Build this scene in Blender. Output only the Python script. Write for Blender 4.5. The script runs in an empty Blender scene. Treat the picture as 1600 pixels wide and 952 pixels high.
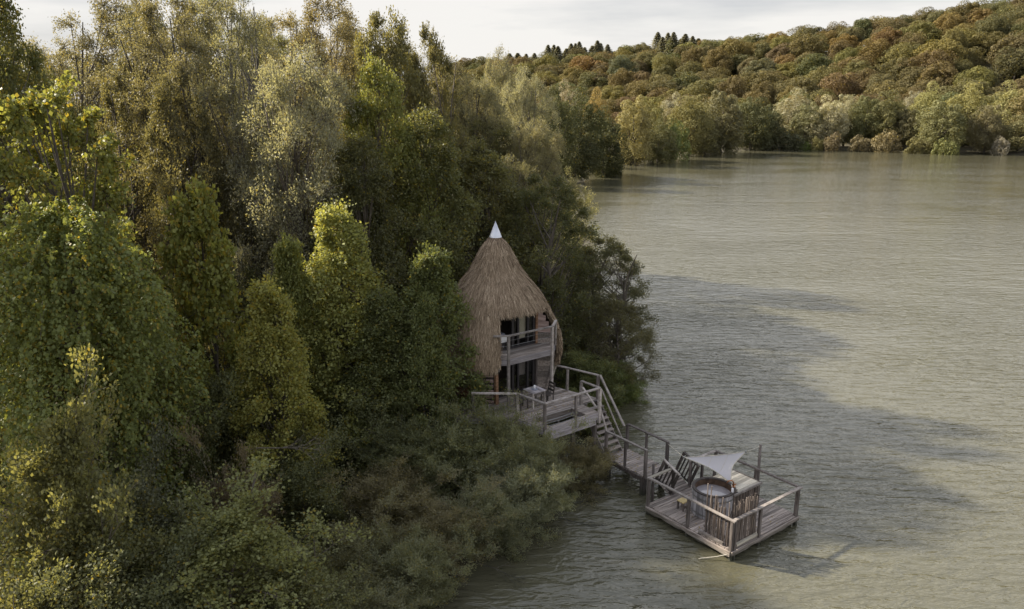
import bpy, math, random
import numpy as np
from mathutils import Vector
random.seed(7); RNG = np.random.default_rng(7)
SC = bpy.context.scene
COL = SC.collection
rad = math.radians

# ---------------------------------------------------------------- camera
CAM_H = 16.0; FPX = 1200.0; PITCH = math.atan(316 / 1200)
cam = bpy.data.cameras.new("camera"); cam.sensor_width = 36; cam.lens = 36 * FPX / 1600
cam.clip_start = 0.5; cam.clip_end = 6000
camo = bpy.data.objects.new("camera", cam); COL.objects.link(camo)
camo.location = (0, 0, CAM_H); camo.rotation_euler = (math.pi / 2 - PITCH, 0, 0)
SC.camera = camo
SC.render.resolution_x, SC.render.resolution_y = 1024, 609

# ---------------------------------------------------------------- light
SUN_EL = rad(33); SUN_DIR = Vector((-0.93, 0.38, 0)).normalized()
wd = bpy.data.worlds.new("World"); SC.world = wd; wd.use_nodes = True
nt = wd.node_tree; nt.nodes.clear()
def wn(t, **k):
    n = nt.nodes.new(t)
    for a, b in k.items(): setattr(n, a, b)
    return n
out = wn("ShaderNodeOutputWorld"); bg = wn("ShaderNodeBackground")
sky = wn("ShaderNodeTexSky", sky_type='NISHITA'); sky.sun_disc = False
sky.sun_elevation = SUN_EL; sky.sun_rotation = math.atan2(SUN_DIR.x, SUN_DIR.y)
sky.air_density = 1.0; sky.dust_density = 2.0
tc = wn("ShaderNodeTexCoord"); mp = wn("ShaderNodeMapping"); mp.inputs['Scale'].default_value = (1.0, 1.0, 7.0)
n1 = wn("ShaderNodeTexNoise"); n1.inputs['Scale'].default_value = 1.7; n1.inputs['Detail'].default_value = 7; n1.inputs['Roughness'].default_value = 0.55
cr = wn("ShaderNodeValToRGB"); cr.color_ramp.elements[0].position = 0.40; cr.color_ramp.elements[1].position = 0.61
cr.color_ramp.elements[0].color = (2.15, 2.18, 2.26, 1); cr.color_ramp.elements[1].color = (3.45, 3.37, 3.25, 1)
mx = wn("ShaderNodeMixRGB"); mx.inputs[0].default_value = 0.9
nt.links.new(tc.outputs['Generated'], mp.inputs[0]); nt.links.new(mp.outputs[0], n1.inputs['Vector'])
nt.links.new(n1.outputs[0], cr.inputs[0]); nt.links.new(sky.outputs[0], mx.inputs[1])
# the thin cloud is brighter higher up, nearer the sun
sz_ = wn("ShaderNodeSeparateXYZ"); br_ = wn("ShaderNodeMapRange"); br_.inputs[1].default_value = 0.12; br_.inputs[2].default_value = 0.38; br_.inputs[3].default_value = 1.0; br_.inputs[4].default_value = 1.6
vm_ = wn("ShaderNodeVectorMath", operation='SCALE'); nt.links.new(tc.outputs['Generated'], sz_.inputs[0]); nt.links.new(sz_.outputs[2], br_.inputs[0]); nt.links.new(cr.outputs[0], vm_.inputs[0]); nt.links.new(br_.outputs[0], vm_.inputs['Scale']); nt.links.new(vm_.outputs[0], mx.inputs[2])
# thin bright cloud towards the horizon, opening to blue overhead
sep = wn("ShaderNodeSeparateXYZ"); el = wn("ShaderNodeMapRange"); el.inputs[1].default_value = 0.3; el.inputs[2].default_value = 0.85; el.inputs[3].default_value = 0.95; el.inputs[4].default_value = 0.5
ad_ = wn("ShaderNodeMath", operation='MULTIPLY_ADD'); ad_.inputs[1].default_value = 0.25; ad_.use_clamp = True
off = wn("ShaderNodeMath", operation='SUBTRACT'); off.inputs[1].default_value = 0.125
nt.links.new(tc.outputs['Generated'], sep.inputs[0]); nt.links.new(sep.outputs[2], el.inputs[0]); nt.links.new(n1.outputs[0], ad_.inputs[0]); nt.links.new(el.outputs[0], off.inputs[0]); nt.links.new(off.outputs[0], ad_.inputs[2]); nt.links.new(ad_.outputs[0], mx.inputs[0])
nt.links.new(mx.outputs[0], bg.inputs[0]); bg.inputs[1].default_value = 0.1; nt.links.new(bg.outputs[0], out.inputs[0])
sun = bpy.data.lights.new("sun", 'SUN'); sun.energy = 5.0; sun.angle = rad(1.6); sun.color = (1.0, 0.9, 0.74)
suno = bpy.data.objects.new("sun", sun); COL.objects.link(suno)
ts = Vector((SUN_DIR.x * math.cos(SUN_EL), SUN_DIR.y * math.cos(SUN_EL), math.sin(SUN_EL)))
suno.rotation_euler = ts.to_track_quat('Z', 'Y').to_euler(); suno.location = (-60, 40, 60)
SC.view_settings.view_transform = 'Standard'; SC.view_settings.look = 'None'
SC.view_settings.exposure = 1.42; SC.view_settings.gamma = 1
cy = SC.cycles; cy.max_bounces = 8; cy.diffuse_bounces = 5; cy.glossy_bounces = 3; cy.transmission_bounces = 4
cy.transparent_max_bounces = 6; cy.use_denoising = True; cy.caustics_reflective = False; cy.caustics_refractive = False

# ---------------------------------------------------------------- materials
def new_mat(name):
    m = bpy.data.materials.new(name); m.use_nodes = True
    t = m.node_tree; b = t.nodes.get("Principled BSDF")
    return m, t, b
def lk(t, a, b): t.links.new(a, b)
def nd(t, typ, **k):
    n = t.nodes.new(typ)
    for a, b in k.items(): setattr(n, a, b)
    return n
def ramp(t, stops):
    r = nd(t, "ShaderNodeValToRGB"); e = r.color_ramp.elements
    while len(e) < len(stops): e.new(0.5)
    for x, (p, c) in zip(e, stops): x.position = p; x.color = (*c, 1)
    return r
def wood(name, dark, mid, light, sc, rough=0.8, bump=0.4):
    m, t, b = new_mat(name)
    tc = nd(t, "ShaderNodeTexCoord"); mp = nd(t, "ShaderNodeMapping"); mp.inputs['Scale'].default_value = sc
    oi = nd(t, "ShaderNodeObjectInfo"); ad = nd(t, "ShaderNodeVectorMath", operation='ADD')
    cm = nd(t, "ShaderNodeCombineXYZ"); mu = nd(t, "ShaderNodeMath", operation='MULTIPLY'); mu.inputs[1].default_value = 37
    lk(t, oi.outputs['Random'], mu.inputs[0])
    for i in range(3): lk(t, mu.outputs[0], cm.inputs[i])
    lk(t, tc.outputs['Object'], mp.inputs[0]); lk(t, mp.outputs[0], ad.inputs[0]); lk(t, cm.outputs[0], ad.inputs[1])
    n = nd(t, "ShaderNodeTexNoise"); n.inputs['Scale'].default_value = 1; n.inputs['Detail'].default_value = 6; n.inputs['Roughness'].default_value = 0.65
    lk(t, ad.outputs[0], n.inputs['Vector'])
    r = ramp(t, [(0.3, dark), (0.5, mid), (0.72, light)]); lk(t, n.outputs[0], r.inputs[0])
    mr = nd(t, "ShaderNodeMapRange"); mr.inputs[3].default_value = 0.55; mr.inputs[4].default_value = 1.35
    lk(t, oi.outputs['Random'], mr.inputs[0])
    hs = nd(t, "ShaderNodeHueSaturation"); lk(t, r.outputs[0], hs.inputs['Color']); lk(t, mr.outputs[0], hs.inputs['Value'])
    ge = nd(t, "ShaderNodeNewGeometry"); sx = nd(t, "ShaderNodeSeparateXYZ"); lk(t, ge.outputs['Position'], sx.inputs[0])
    wl = nd(t, "ShaderNodeMath", operation='MULTIPLY_ADD'); wl.inputs[1].default_value = .5; lk(t, n.outputs[0], wl.inputs[0]); lk(t, sx.outputs[2], wl.inputs[2])
    wr = nd(t, "ShaderNodeMapRange"); wr.inputs[1].default_value = .34; wr.inputs[2].default_value = .62; lk(t, wl.outputs[0], wr.inputs[0])
    wc = nd(t, "ShaderNodeMixRGB"); wc.inputs[1].default_value = (.035, .036, .024, 1); lk(t, wr.outputs[0], wc.inputs[0]); lk(t, hs.outputs[0], wc.inputs[2])
    lk(t, wc.outputs[0], b.inputs['Base Color']); b.inputs['Roughness'].default_value = rough
    bp = nd(t, "ShaderNodeBump"); bp.inputs['Strength'].default_value = bump; bp.inputs['Distance'].default_value = 0.02
    lk(t, n.outputs[0], bp.inputs['Height']); lk(t, bp.outputs[0], b.inputs['Normal'])
    return m
M = {}
GREY = ((.10, .082, .07), (.265, .225, .20), (.42, .37, .345))
M['plank_u'] = wood('weathered_plank', *GREY, (1.2, 14, 14))
M['plank_v'] = wood('weathered_plank_across', *GREY, (14, 1.2, 14))
M['post'] = wood('weathered_post', (.045, .037, .033), (.115, .096, .088), (.21, .185, .175), (16, 16, 1.6))
M['rail'] = wood('weathered_rail', (.16, .14, .125), (.30, .265, .245), (.45, .41, .39), (5, 5, 5))
M['fascia'] = wood('fascia_board', (.17, .15, .155), (.33, .30, .31), (.47, .44, .46), (1.5, 1.5, 16))
M['dark_wood'] = wood('dark_wet_wood', (.018, .014, .012), (.045, .036, .032), (.09, .075, .068), (8, 8, 3))
M['orange_wood'] = wood('orange_wood', (.11, .055, .03), (.25, .14, .08), (.38, .24, .16), (2, 2, 14))
M['red_plank'] = wood('reddish_plank', (.20, .14, .125), (.38, .275, .25), (.54, .42, .39), (1.5, 1.5, 16))
M['stick'] = wood('fence_stick', (.035, .026, .022), (.12, .095, .082), (.30, .26, .235), (22, 22, 1.2), bump=.7)
M['stave'] = wood('tub_stave', (.19, .18, .19), (.33, .32, .34), (.48, .47, .49), (14, 14, 1.3))
M['lid'] = wood('pale_lid', (.26, .23, .185), (.42, .385, .32), (.55, .51, .44), (1.3, 14, 14))
M['rust'] = wood('rust_inside', (.05, .028, .018), (.13, .075, .045), (.24, .15, .10), (5, 5, 5))
M['bark'] = wood('bark', (.035, .028, .022), (.085, .07, .056), (.17, .15, .125), (9, 9, 2), bump=1)
M['bark_pale'] = wood('pale_bark', (.075, .066, .056), (.145, .13, .11), (.24, .22, .19), (9, 9, 2), bump=1)
def plain(name, c, rough=.6, metal=0, noise=0.15, spec=0.5):
    m, t, b = new_mat(name)
    n = nd(t, "ShaderNodeTexNoise"); n.inputs['Scale'].default_value = 6; n.inputs['Detail'].default_value = 5
    tc = nd(t, "ShaderNodeTexCoord"); lk(t, tc.outputs['Object'], n.inputs['Vector'])
    r = ramp(t, [(0.3, tuple(x * (1 - noise) for x in c)), (0.7, tuple(min(1, x * (1 + noise)) for x in c))])
    lk(t, n.outputs[0], r.inputs[0]); lk(t, r.outputs[0], b.inputs['Base Color'])
    b.inputs['Roughness'].default_value = rough; b.inputs['Metallic'].default_value = metal
    b.inputs['Specular IOR Level'].default_value = spec
    return m
M['zinc'] = plain('zinc_cap', (.62, .64, .70), .45, .3, .06)
M['linen'] = plain('white_linen', (.78, .78, .80), .9, 0, .03)
M['cover'] = plain('blue_grey_cover', (.22, .23, .28), .9, 0, .15)
M['greenmark'] = plain('green_mark', (.05, .16, .06), .8, 0, .1)
M['curtain'] = plain('cream_curtain', (.62, .58, .46), .9, 0, .06)
M['curtain_grey'] = plain('grey_curtain', (.33, .30, .28), .9, 0, .12)
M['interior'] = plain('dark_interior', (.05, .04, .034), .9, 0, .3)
M['frame_dark'] = plain('dark_frame', (.03, .026, .028), .5, 0, .2)
M['steel'] = plain('steel_cable', (.25, .25, .25), .4, .8, .05)
M['copper'] = plain('copper', (.36, .16, .07), .4, .6, .2)
M['white_paint'] = plain('white_paint', (.62, .61, .63), .6, 0, .08)
M['canister'] = plain('pale_plastic', (.42, .42, .46), .5, 0, .1)
M['yellow_wood'] = plain('yellow_wood', (.46, .36, .17), .7, 0, .2)
M['rope'] = plain('rope', (.45, .42, .36), .9, 0, .2)
M['black'] = plain('black_metal', (.02, .02, .02), .5, 0, .1)
M['tubwater'] = plain('tub_water', (.27, .255, .27), .06, 0, .06)
def glass_mat():
    m, t, b = new_mat('window_glass'); t.nodes.remove(b); o = t.nodes['Material Output']
    tr = nd(t, "ShaderNodeBsdfTransparent"); tr.inputs[0].default_value = (.85, .85, .85, 1)
    gl = nd(t, "ShaderNodeBsdfGlossy"); gl.inputs['Roughness'].default_value = .03
    fr = nd(t, "ShaderNodeFresnel"); fr.inputs[0].default_value = 1.22; mxs = nd(t, "ShaderNodeMixShader")
    lk(t, fr.outputs[0], mxs.inputs[0]); lk(t, tr.outputs[0], mxs.inputs[1]); lk(t, gl.outputs[0], mxs.inputs[2]); lk(t, mxs.outputs[0], o.inputs[0])
    return m
M['glass'] = glass_mat()
def sail_mat():
    m, t, b = new_mat('white_sailcloth'); b.inputs['Base Color'].default_value = (.53, .52, .56, 1); b.inputs['Roughness'].default_value = .85
    tl = nd(t, "ShaderNodeBsdfTranslucent"); tl.inputs[0].default_value = (.55, .54, .57, 1); mxs = nd(t, "ShaderNodeMixShader"); mxs.inputs[0].default_value = .3
    lk(t, b.outputs[0], mxs.inputs[1]); lk(t, tl.outputs[0], mxs.inputs[2]); lk(t, mxs.outputs[0], t.nodes['Material Output'].inputs[0])
    return m
M['sail'] = sail_mat()
def straw_mat(name, a, b_, c):
    m, t, b = new_mat(name)
    at = nd(t, "ShaderNodeAttribute", attribute_name='tint'); r = ramp(t, [(0.0, a), (0.55, b_), (1.0, c)])
    lk(t, at.outputs['Fac'], r.inputs[0]); lk(t, r.outputs[0], b.inputs['Base Color']); b.inputs['Roughness'].default_value = .85
    b.inputs['Specular IOR Level'].default_value = .15
    return m
M['straw'] = straw_mat('thatch_straw', (.12, .084, .056), (.32, .245, .172), (.55, .45, .335))
M['thatch_base'] = plain('thatch_base', (.12, .085, .058), .95, 0, .4)
def leaf_mat(name, trans=.42, rough=.55, spec=.35):
    m, t, b = new_mat(name)
    oi = nd(t, "ShaderNodeObjectInfo"); at = nd(t, "ShaderNodeAttribute", attribute_name='tint')
    mr = nd(t, "ShaderNodeMapRange"); mr.inputs[3].default_value = 0.95; mr.inputs[4].default_value = 1.8; lk(t, at.outputs['Fac'], mr.inputs[0])
    hs = nd(t, "ShaderNodeHueSaturation"); lk(t, oi.outputs['Color'], hs.inputs['Color']); lk(t, mr.outputs[0], hs.inputs['Value'])
    # share of yellowed leaves: object alpha
    fr = nd(t, "ShaderNodeMath", operation='FRACT'); mu = nd(t, "ShaderNodeMath", operation='MULTIPLY'); mu.inputs[1].default_value = 13.37
    lk(t, at.outputs['Fac'], mu.inputs[0]); lk(t, mu.outputs[0], fr.inputs[0])
    lt = nd(t, "ShaderNodeMath", operation='LESS_THAN'); lk(t, fr.outputs[0], lt.inputs[0]); lk(t, oi.outputs['Alpha'], lt.inputs[1])
    mxc = nd(t, "ShaderNodeMixRGB"); mxc.inputs[2].default_value = (.26, .20, .03, 1)
    hm = nd(t, "ShaderNodeMath", operation='MULTIPLY'); hm.inputs[1].default_value = .8; lk(t, lt.outputs[0], hm.inputs[0])
    lk(t, hm.outputs[0], mxc.inputs[0]); lk(t, hs.outputs[0], mxc.inputs[1])
    lk(t, mxc.outputs[0], b.inputs['Base Color']); b.inputs['Roughness'].default_value = rough; b.inputs['Specular IOR Level'].default_value = spec
    tl = nd(t, "ShaderNodeBsdfTranslucent"); wm = nd(t, "ShaderNodeMixRGB", blend_type='MULTIPLY'); wm.inputs[0].default_value = 1; wm.inputs[2].default_value = (1.65, 1.48, .75, 1)
    lk(t, mxc.outputs[0], wm.inputs[1]); lk(t, wm.outputs[0], tl.inputs[0])
    mxs = nd(t, "ShaderNodeMixShader"); mxs.inputs[0].default_value = trans
    lk(t, b.outputs[0], mxs.inputs[1]); lk(t, tl.outputs[0], mxs.inputs[2]); lk(t, mxs.outputs[0], t.nodes['Material Output'].inputs[0])
    return m
M['leaf'] = leaf_mat('leaf'); M['leaf_far'] = leaf_mat('leaf_far', .2, .7, .15)
def ground_mat():
    m, t, b = new_mat('forest_floor')
    tc = nd(t, "ShaderNodeTexCoord"); n = nd(t, "ShaderNodeTexNoise"); n.inputs['Scale'].default_value = .6; n.inputs['Detail'].default_value = 10; n.inputs['Roughness'].default_value = .7
    lk(t, tc.outputs['Object'], n.inputs['Vector'])
    r = ramp(t, [(.32, (.022, .018, .012)), (.5, (.05, .042, .022)), (.68, (.075, .075, .03))]); lk(t, n.outputs[0], r.inputs[0])
    lk(t, r.outputs[0], b.inputs['Base Color']); b.inputs['Roughness'].default_value = .95
    return m
M['ground'] = ground_mat()
def water_mat():
    m, t, b = new_mat('lake_water')
    tc = nd(t, "ShaderNodeTexCoord")
    def layer(sc, rot, scale, det, dist):
        mp = nd(t, "ShaderNodeMapping"); mp.inputs['Scale'].default_value = sc; mp.inputs['Rotation'].default_value = (0, 0, rad(rot))
        n = nd(t, "ShaderNodeTexNoise"); n.inputs['Scale'].default_value = scale; n.inputs['Detail'].default_value = det; n.inputs['Distortion'].default_value = dist
        n.inputs['Roughness'].default_value = .5
        lk(t, tc.outputs['Object'], mp.inputs[0]); lk(t, mp.outputs[0], n.inputs['Vector']); return n
    a = layer((.4, 1.0, 1), -12, .55, 2, .6); c = layer((.36, 1.0, 1), 8, 2.3, 3, .8); e = layer((.55, 1, 1), -4, 6.5, 2, .4)
    def madd(x, w, y=None):
        mu = nd(t, "ShaderNodeMath", operation='MULTIPLY_ADD'); mu.inputs[1].default_value = w; mu.inputs[2].default_value = 0
        lk(t, x, mu.inputs[0])
        if y is not None: lk(t, y, mu.inputs[2])
        return mu.outputs[0]
    # gusts: patches of stronger and weaker ripples
    g = layer((.5, 1, 1), 20, .07, 4, .8); gr = nd(t, "ShaderNodeMapRange"); gr.inputs[1].default_value = .35; gr.inputs[2].default_value = .65; gr.inputs[3].default_value = .45; gr.inputs[4].default_value = 1.1
    lk(t, g.outputs[0], gr.inputs[0]); fine = madd(e.outputs[0], .10, madd(c.outputs[0], .40)); gm = nd(t, "ShaderNodeMath", operation='MULTIPLY'); lk(t, fine, gm.inputs[0]); lk(t, gr.outputs[0], gm.inputs[1])
    s0 = madd(a.outputs[0], .28, gm.outputs[0])
    # livelier ripples in the windier reach off the near bank than out on the far lake
    sp = nd(t, "ShaderNodeSeparateXYZ"); lk(t, tc.outputs['Object'], sp.inputs[0]); wy = nd(t, "ShaderNodeMapRange"); wy.inputs[1].default_value = 28; wy.inputs[2].default_value = 130; wy.inputs[3].default_value = 1.7; wy.inputs[4].default_value = .75
    lk(t, sp.outputs[1], wy.inputs[0]); sm = nd(t, "ShaderNodeMath", operation='MULTIPLY'); lk(t, s0, sm.inputs[0]); lk(t, wy.outputs[0], sm.inputs[1]); s = sm.outputs[0]
    bp = nd(t, "ShaderNodeBump"); bp.inputs['Strength'].default_value = 1.0; bp.inputs['Distance'].default_value = .23
    lk(t, s, bp.inputs['Height']); lk(t, bp.outputs[0], b.inputs['Normal'])
    big = layer((1, 1, 1), 0, .03, 4, .5); r = ramp(t, [(.3, (.076, .073, .048)), (.7, (.087, .083, .054))]); lk(t, big.outputs[0], r.inputs[0])
    lk(t, r.outputs[0], b.inputs['Base Color']); b.inputs['Roughness'].default_value = .06; b.inputs['IOR'].default_value = 1.62
    return m
M['water'] = water_mat()

# ---------------------------------------------------------------- helpers
def link_mesh(name, verts, faces, mats, parent=None, tint=None, midx=None, smooth=False):
    me = bpy.data.meshes.new(name)
    if isinstance(faces, np.ndarray):
        verts = np.asarray(verts, np.float32); nf, k = faces.shape
        me.vertices.add(len(verts)); me.vertices.foreach_set('co', verts.ravel())
        me.loops.add(nf * k); me.loops.foreach_set('vertex_index', faces.astype(np.int32).ravel())
        me.polygons.add(nf); me.polygons.foreach_set('loop_start', np.arange(0, nf * k, k, dtype=np.int32))
        me.update(calc_edges=True)
    else:
        me.from_pydata([tuple(v) for v in verts], [], faces); me.update()
    for m in (mats if isinstance(mats, (list, tuple)) else [mats]): me.materials.append(m)
    if tint is not None:
        a = me.attributes.new('tint', 'FLOAT', 'FACE'); a.data.foreach_set('value', np.asarray(tint, np.float32))
    if midx is not None: me.polygons.foreach_set('material_index', np.asarray(midx, np.int32))
    if smooth: me.polygons.foreach_set('use_smooth', np.ones(len(me.polygons), bool))
    o = bpy.data.objects.new(name, me); COL.objects.link(o)
    if parent: o.parent = parent
    return o
def tag(o, label=None, cat=None, group=None, kind=None):
    if label: o['label'] = label
    if cat: o['category'] = cat
    if group: o['group'] = group
    if kind: o['kind'] = kind
    return o
O2 = np.array([7.87, 24.45]); TH = math.atan2(.6, .8)
def W(a, b, z=0.0):
    return Vector((O2[0] + .8 * a - .6 * b, O2[1] + .6 * a + .8 * b, z))
BASE = {}
def thing(name, label, cat, uvz, group=None):
    o = bpy.data.objects.new(name, None); COL.objects.link(o); o.empty_display_size = .3
    o.location = W(*uvz); o.rotation_euler = (0, 0, TH); tag(o, label, cat, group); BASE[o.name] = np.array(uvz, float)
    return o
def root_of(o):
    while o.parent: o = o.parent
    return o
class MB:
    "collects shapes in local (u, v, z) coordinates"
    def __init__(s): s.v = []; s.f = []
    def add(s, vs, fs):
        n = len(s.v); s.v += [tuple(map(float, x)) for x in vs]; s.f += [tuple(i + n for i in f) for f in fs]; return s
    def box(s, lo, hi):
        (a, b, c), (d, e, f) = lo, hi
        return s.add([(a, b, c), (d, b, c), (d, e, c), (a, e, c), (a, b, f), (d, b, f), (d, e, f), (a, e, f)],
                     [(0, 3, 2, 1), (4, 5, 6, 7), (0, 1, 5, 4), (1, 2, 6, 5), (2, 3, 7, 6), (3, 0, 4, 7)])
    def beam(s, p, q, w, h, up=(0, 0, 1), jit=0):
        p, q = Vector(p), Vector(q); d = (q - p).normalized(); up = Vector(up)
        if abs(d.dot(up)) > .98: up = Vector((0, 1, 0))
        x = d.cross(up).normalized(); y = x.cross(d).normalized(); vs = []
        for e in (p, q):
            for i, j in ((-1, -1), (1, -1), (1, 1), (-1, 1)):
                k = random.uniform(-jit, jit)
                vs.append(e + x * (i * w / 2 + k) + y * (j * h / 2 + k))
        return s.add(vs, [(0, 3, 2, 1), (4, 5, 6, 7), (0, 1, 5, 4), (1, 2, 6, 5), (2, 3, 7, 6), (3, 0, 4, 7)])
    def tube(s, pts, rs, n=6, cap=True):
        pts = [Vector(p) for p in pts]; rs = rs if isinstance(rs, (list, tuple)) else [rs] * len(pts); vs = []; fs = []
        for i, p in enumerate(pts):
            d = (pts[min(i + 1, len(pts) - 1)] - pts[max(i - 1, 0)]).normalized()
            a = Vector((0, 0, 1)) if abs(d.z) < .9 else Vector((1, 0, 0)); x = d.cross(a).normalized(); y = x.cross(d)
            for k in range(n):
                t = 2 * math.pi * k / n; vs.append(p + (x * math.cos(t) + y * math.sin(t)) * rs[i])
        for i in range(len(pts) - 1):
            for k in range(n):
                k2 = (k + 1) % n; fs.append((i * n + k, i * n + k2, (i + 1) * n + k2, (i + 1) * n + k))
        if cap: fs += [tuple(range(n))[::-1], tuple(range((len(pts) - 1) * n, len(pts) * n))]
        return s.add(vs, fs)
    def build(s, name, mat, parent, smooth=False):
        r = root_of(parent) if parent else None
        b = BASE[r.name] if r else np.zeros(3)
        return link_mesh(name, [tuple(np.array(v) - b) for v in s.v], s.f, mat, parent, smooth=smooth)
def box(name, lo, hi, mat, parent): return MB().box(lo, hi).build(name, mat, parent)
def beam(name, p, q, w, h, mat, parent, up=(0, 0, 1), jit=.006): return MB().beam(p, q, w, h, up, jit).build(name, mat, parent)
def post(parent, u, v, z0, z1, w=.1, name='post', mat=None):
    du, dv = random.uniform(-.015, .015), random.uniform(-.015, .015)
    return MB().beam((u, v, z0), (u + du, v + dv, z1), w, w, (0, 1, 0), .006).build(name, mat or M['post'], parent)

# ---------------------------------------------------------------- terrain and lake
LAKE = np.array([(-60, -80), (-20, 0), (-9.5, 13), (-4.2, 20.5), (-1.4, 24.5), (.9, 28), (2.4, 33), (4.6, 38), (6.4, 46), (7.4, 60), (9, 80), (11.2, 116),
                 (16.5, 182), (34.8, 212), (62, 251), (90.7, 277), (129, 262), (159.5, 243), (230, 215), (320, 150), (380, 20), (330, -150), (150, -250), (-20, -220)], float)
def lake_dist(P):
    "signed distance to the lake outline, positive on land"
    P = np.atleast_2d(P); best = np.full(len(P), 1e9); inside = np.zeros(len(P), bool); n = len(LAKE)
    for i in range(n):
        a, b = LAKE[i], LAKE[(i + 1) % n]; ab = b - a
        t = np.clip(((P - a) @ ab) / (ab @ ab), 0, 1); d = np.linalg.norm(P - a - t[:, None] * ab, axis=1); best = np.minimum(best, d)
        c = (a[1] > P[:, 1]) != (b[1] > P[:, 1])
        with np.errstate(divide='ignore', invalid='ignore'):
            xx = (b[0] - a[0]) * (P[:, 1] - a[1]) / (b[1] - a[1]) + a[0]
        inside ^= c & (P[:, 0] < xx)
    return np.where(inside, -best, best)
HD = np.array([.898, -.439]); HN = np.array([.439, .898])
def ground_z(P):
    P = np.atleast_2d(np.asarray(P, float)); d = lake_dist(P)
    z = np.where(d > 0, .12 + .9 * (1 - np.exp(-np.maximum(d, 0) / 9)), np.maximum(d * .3, -3))
    s = P @ HN; w = P @ HD
    hh = np.interp(w, [-700, -407, -192, -60, 94, 200, 320, 700], [10, 22, 32, 42, 58, 70, 80, 80])
    t = np.clip((s - 322) / 180, 0, 1); t = t * t * (3 - 2 * t) * .6 + t * .4
    fade = np.clip(d / 25, 0, 1)
    z = z + hh * t * fade
    z = z + np.where(d > 3, .35 * np.sin(P[:, 0] * .21 + 1) * np.sin(P[:, 1] * .17), 0)
    return z
def gz(x, y): return float(ground_z([(x, y)])[0])
def grid_obj(name, xs, ys, zf, mat):
    X, Y = np.meshgrid(xs, ys); P = np.stack([X.ravel(), Y.ravel()], 1); Z = zf(P)
    V = np.column_stack([P, Z]); nx, ny = len(xs), len(ys); i = np.arange(nx - 1)[None, :] + (np.arange(ny - 1) * nx)[:, None]; i = i.ravel()
    F = np.stack([i, i + 1, i + nx + 1, i + nx], 1)
    return link_mesh(name, V, F, mat, smooth=True)
xs = np.concatenate([np.linspace(-3000, -140, 14), np.arange(-120, -40, 8), np.arange(-40, 24, 1.6), np.arange(24, 420, 7), np.linspace(430, 3000, 14)])
ys = np.concatenate([np.linspace(-1500, -60, 10), np.arange(-50, 10, 6), np.arange(10, 70, 1.6), np.arange(70, 620, 8), np.linspace(640, 4000, 14)])
tag(grid_obj('ground', xs, ys, ground_z, M['ground']), kind='structure', label='dark leaf-littered forest floor rising to the wooded hill')
wp = link_mesh('lake_water', [(-400, -400, 0), (700, -400, 0), (700, 420, 0), (-400, 420, 0)], [(0, 1, 2, 3)], M['water'])
tag(wp, kind='structure', label='rippled olive lake reflecting the pale cloudy sky')

# ---------------------------------------------------------------- hut
HU, HV = -.8, 13.3          # axis in (u, v)
hut = thing('thatched_hut', 'egg-shaped two-storey thatched hut with pointed roof and balcony at the lake edge', 'hut', (HU, HV, 2.9))
PROF = np.array([(10.12, .24), (9.79, .52), (9.28, .80), (8.56, 1.18), (8.06, 1.58), (7.44, 2.08), (6.9, 2.4), (6.51, 2.58), (6.0, 2.85), (5.6, 2.99), (5.2, 3.06), (4.9, 3.09), (4.6, 3.07), (4.25, 2.95)])
def prof(z): return np.interp(z, PROF[::-1, 0], PROF[::-1, 1])
def shell(az, z, r=None):
    "az in degrees from the facade normal (-v), positive towards +u"
    r = prof(z) if r is None else r; a = np.radians(az)
    return np.stack([HU + r * np.sin(a), HV - r * np.cos(a), z + 0 * a], -1)
OP0, OP1, OPZ = -35.0, 43.0, 7.12
def in_open(az, z): return (az > OP0) & (az < OP1) & (z < OPZ)
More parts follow.
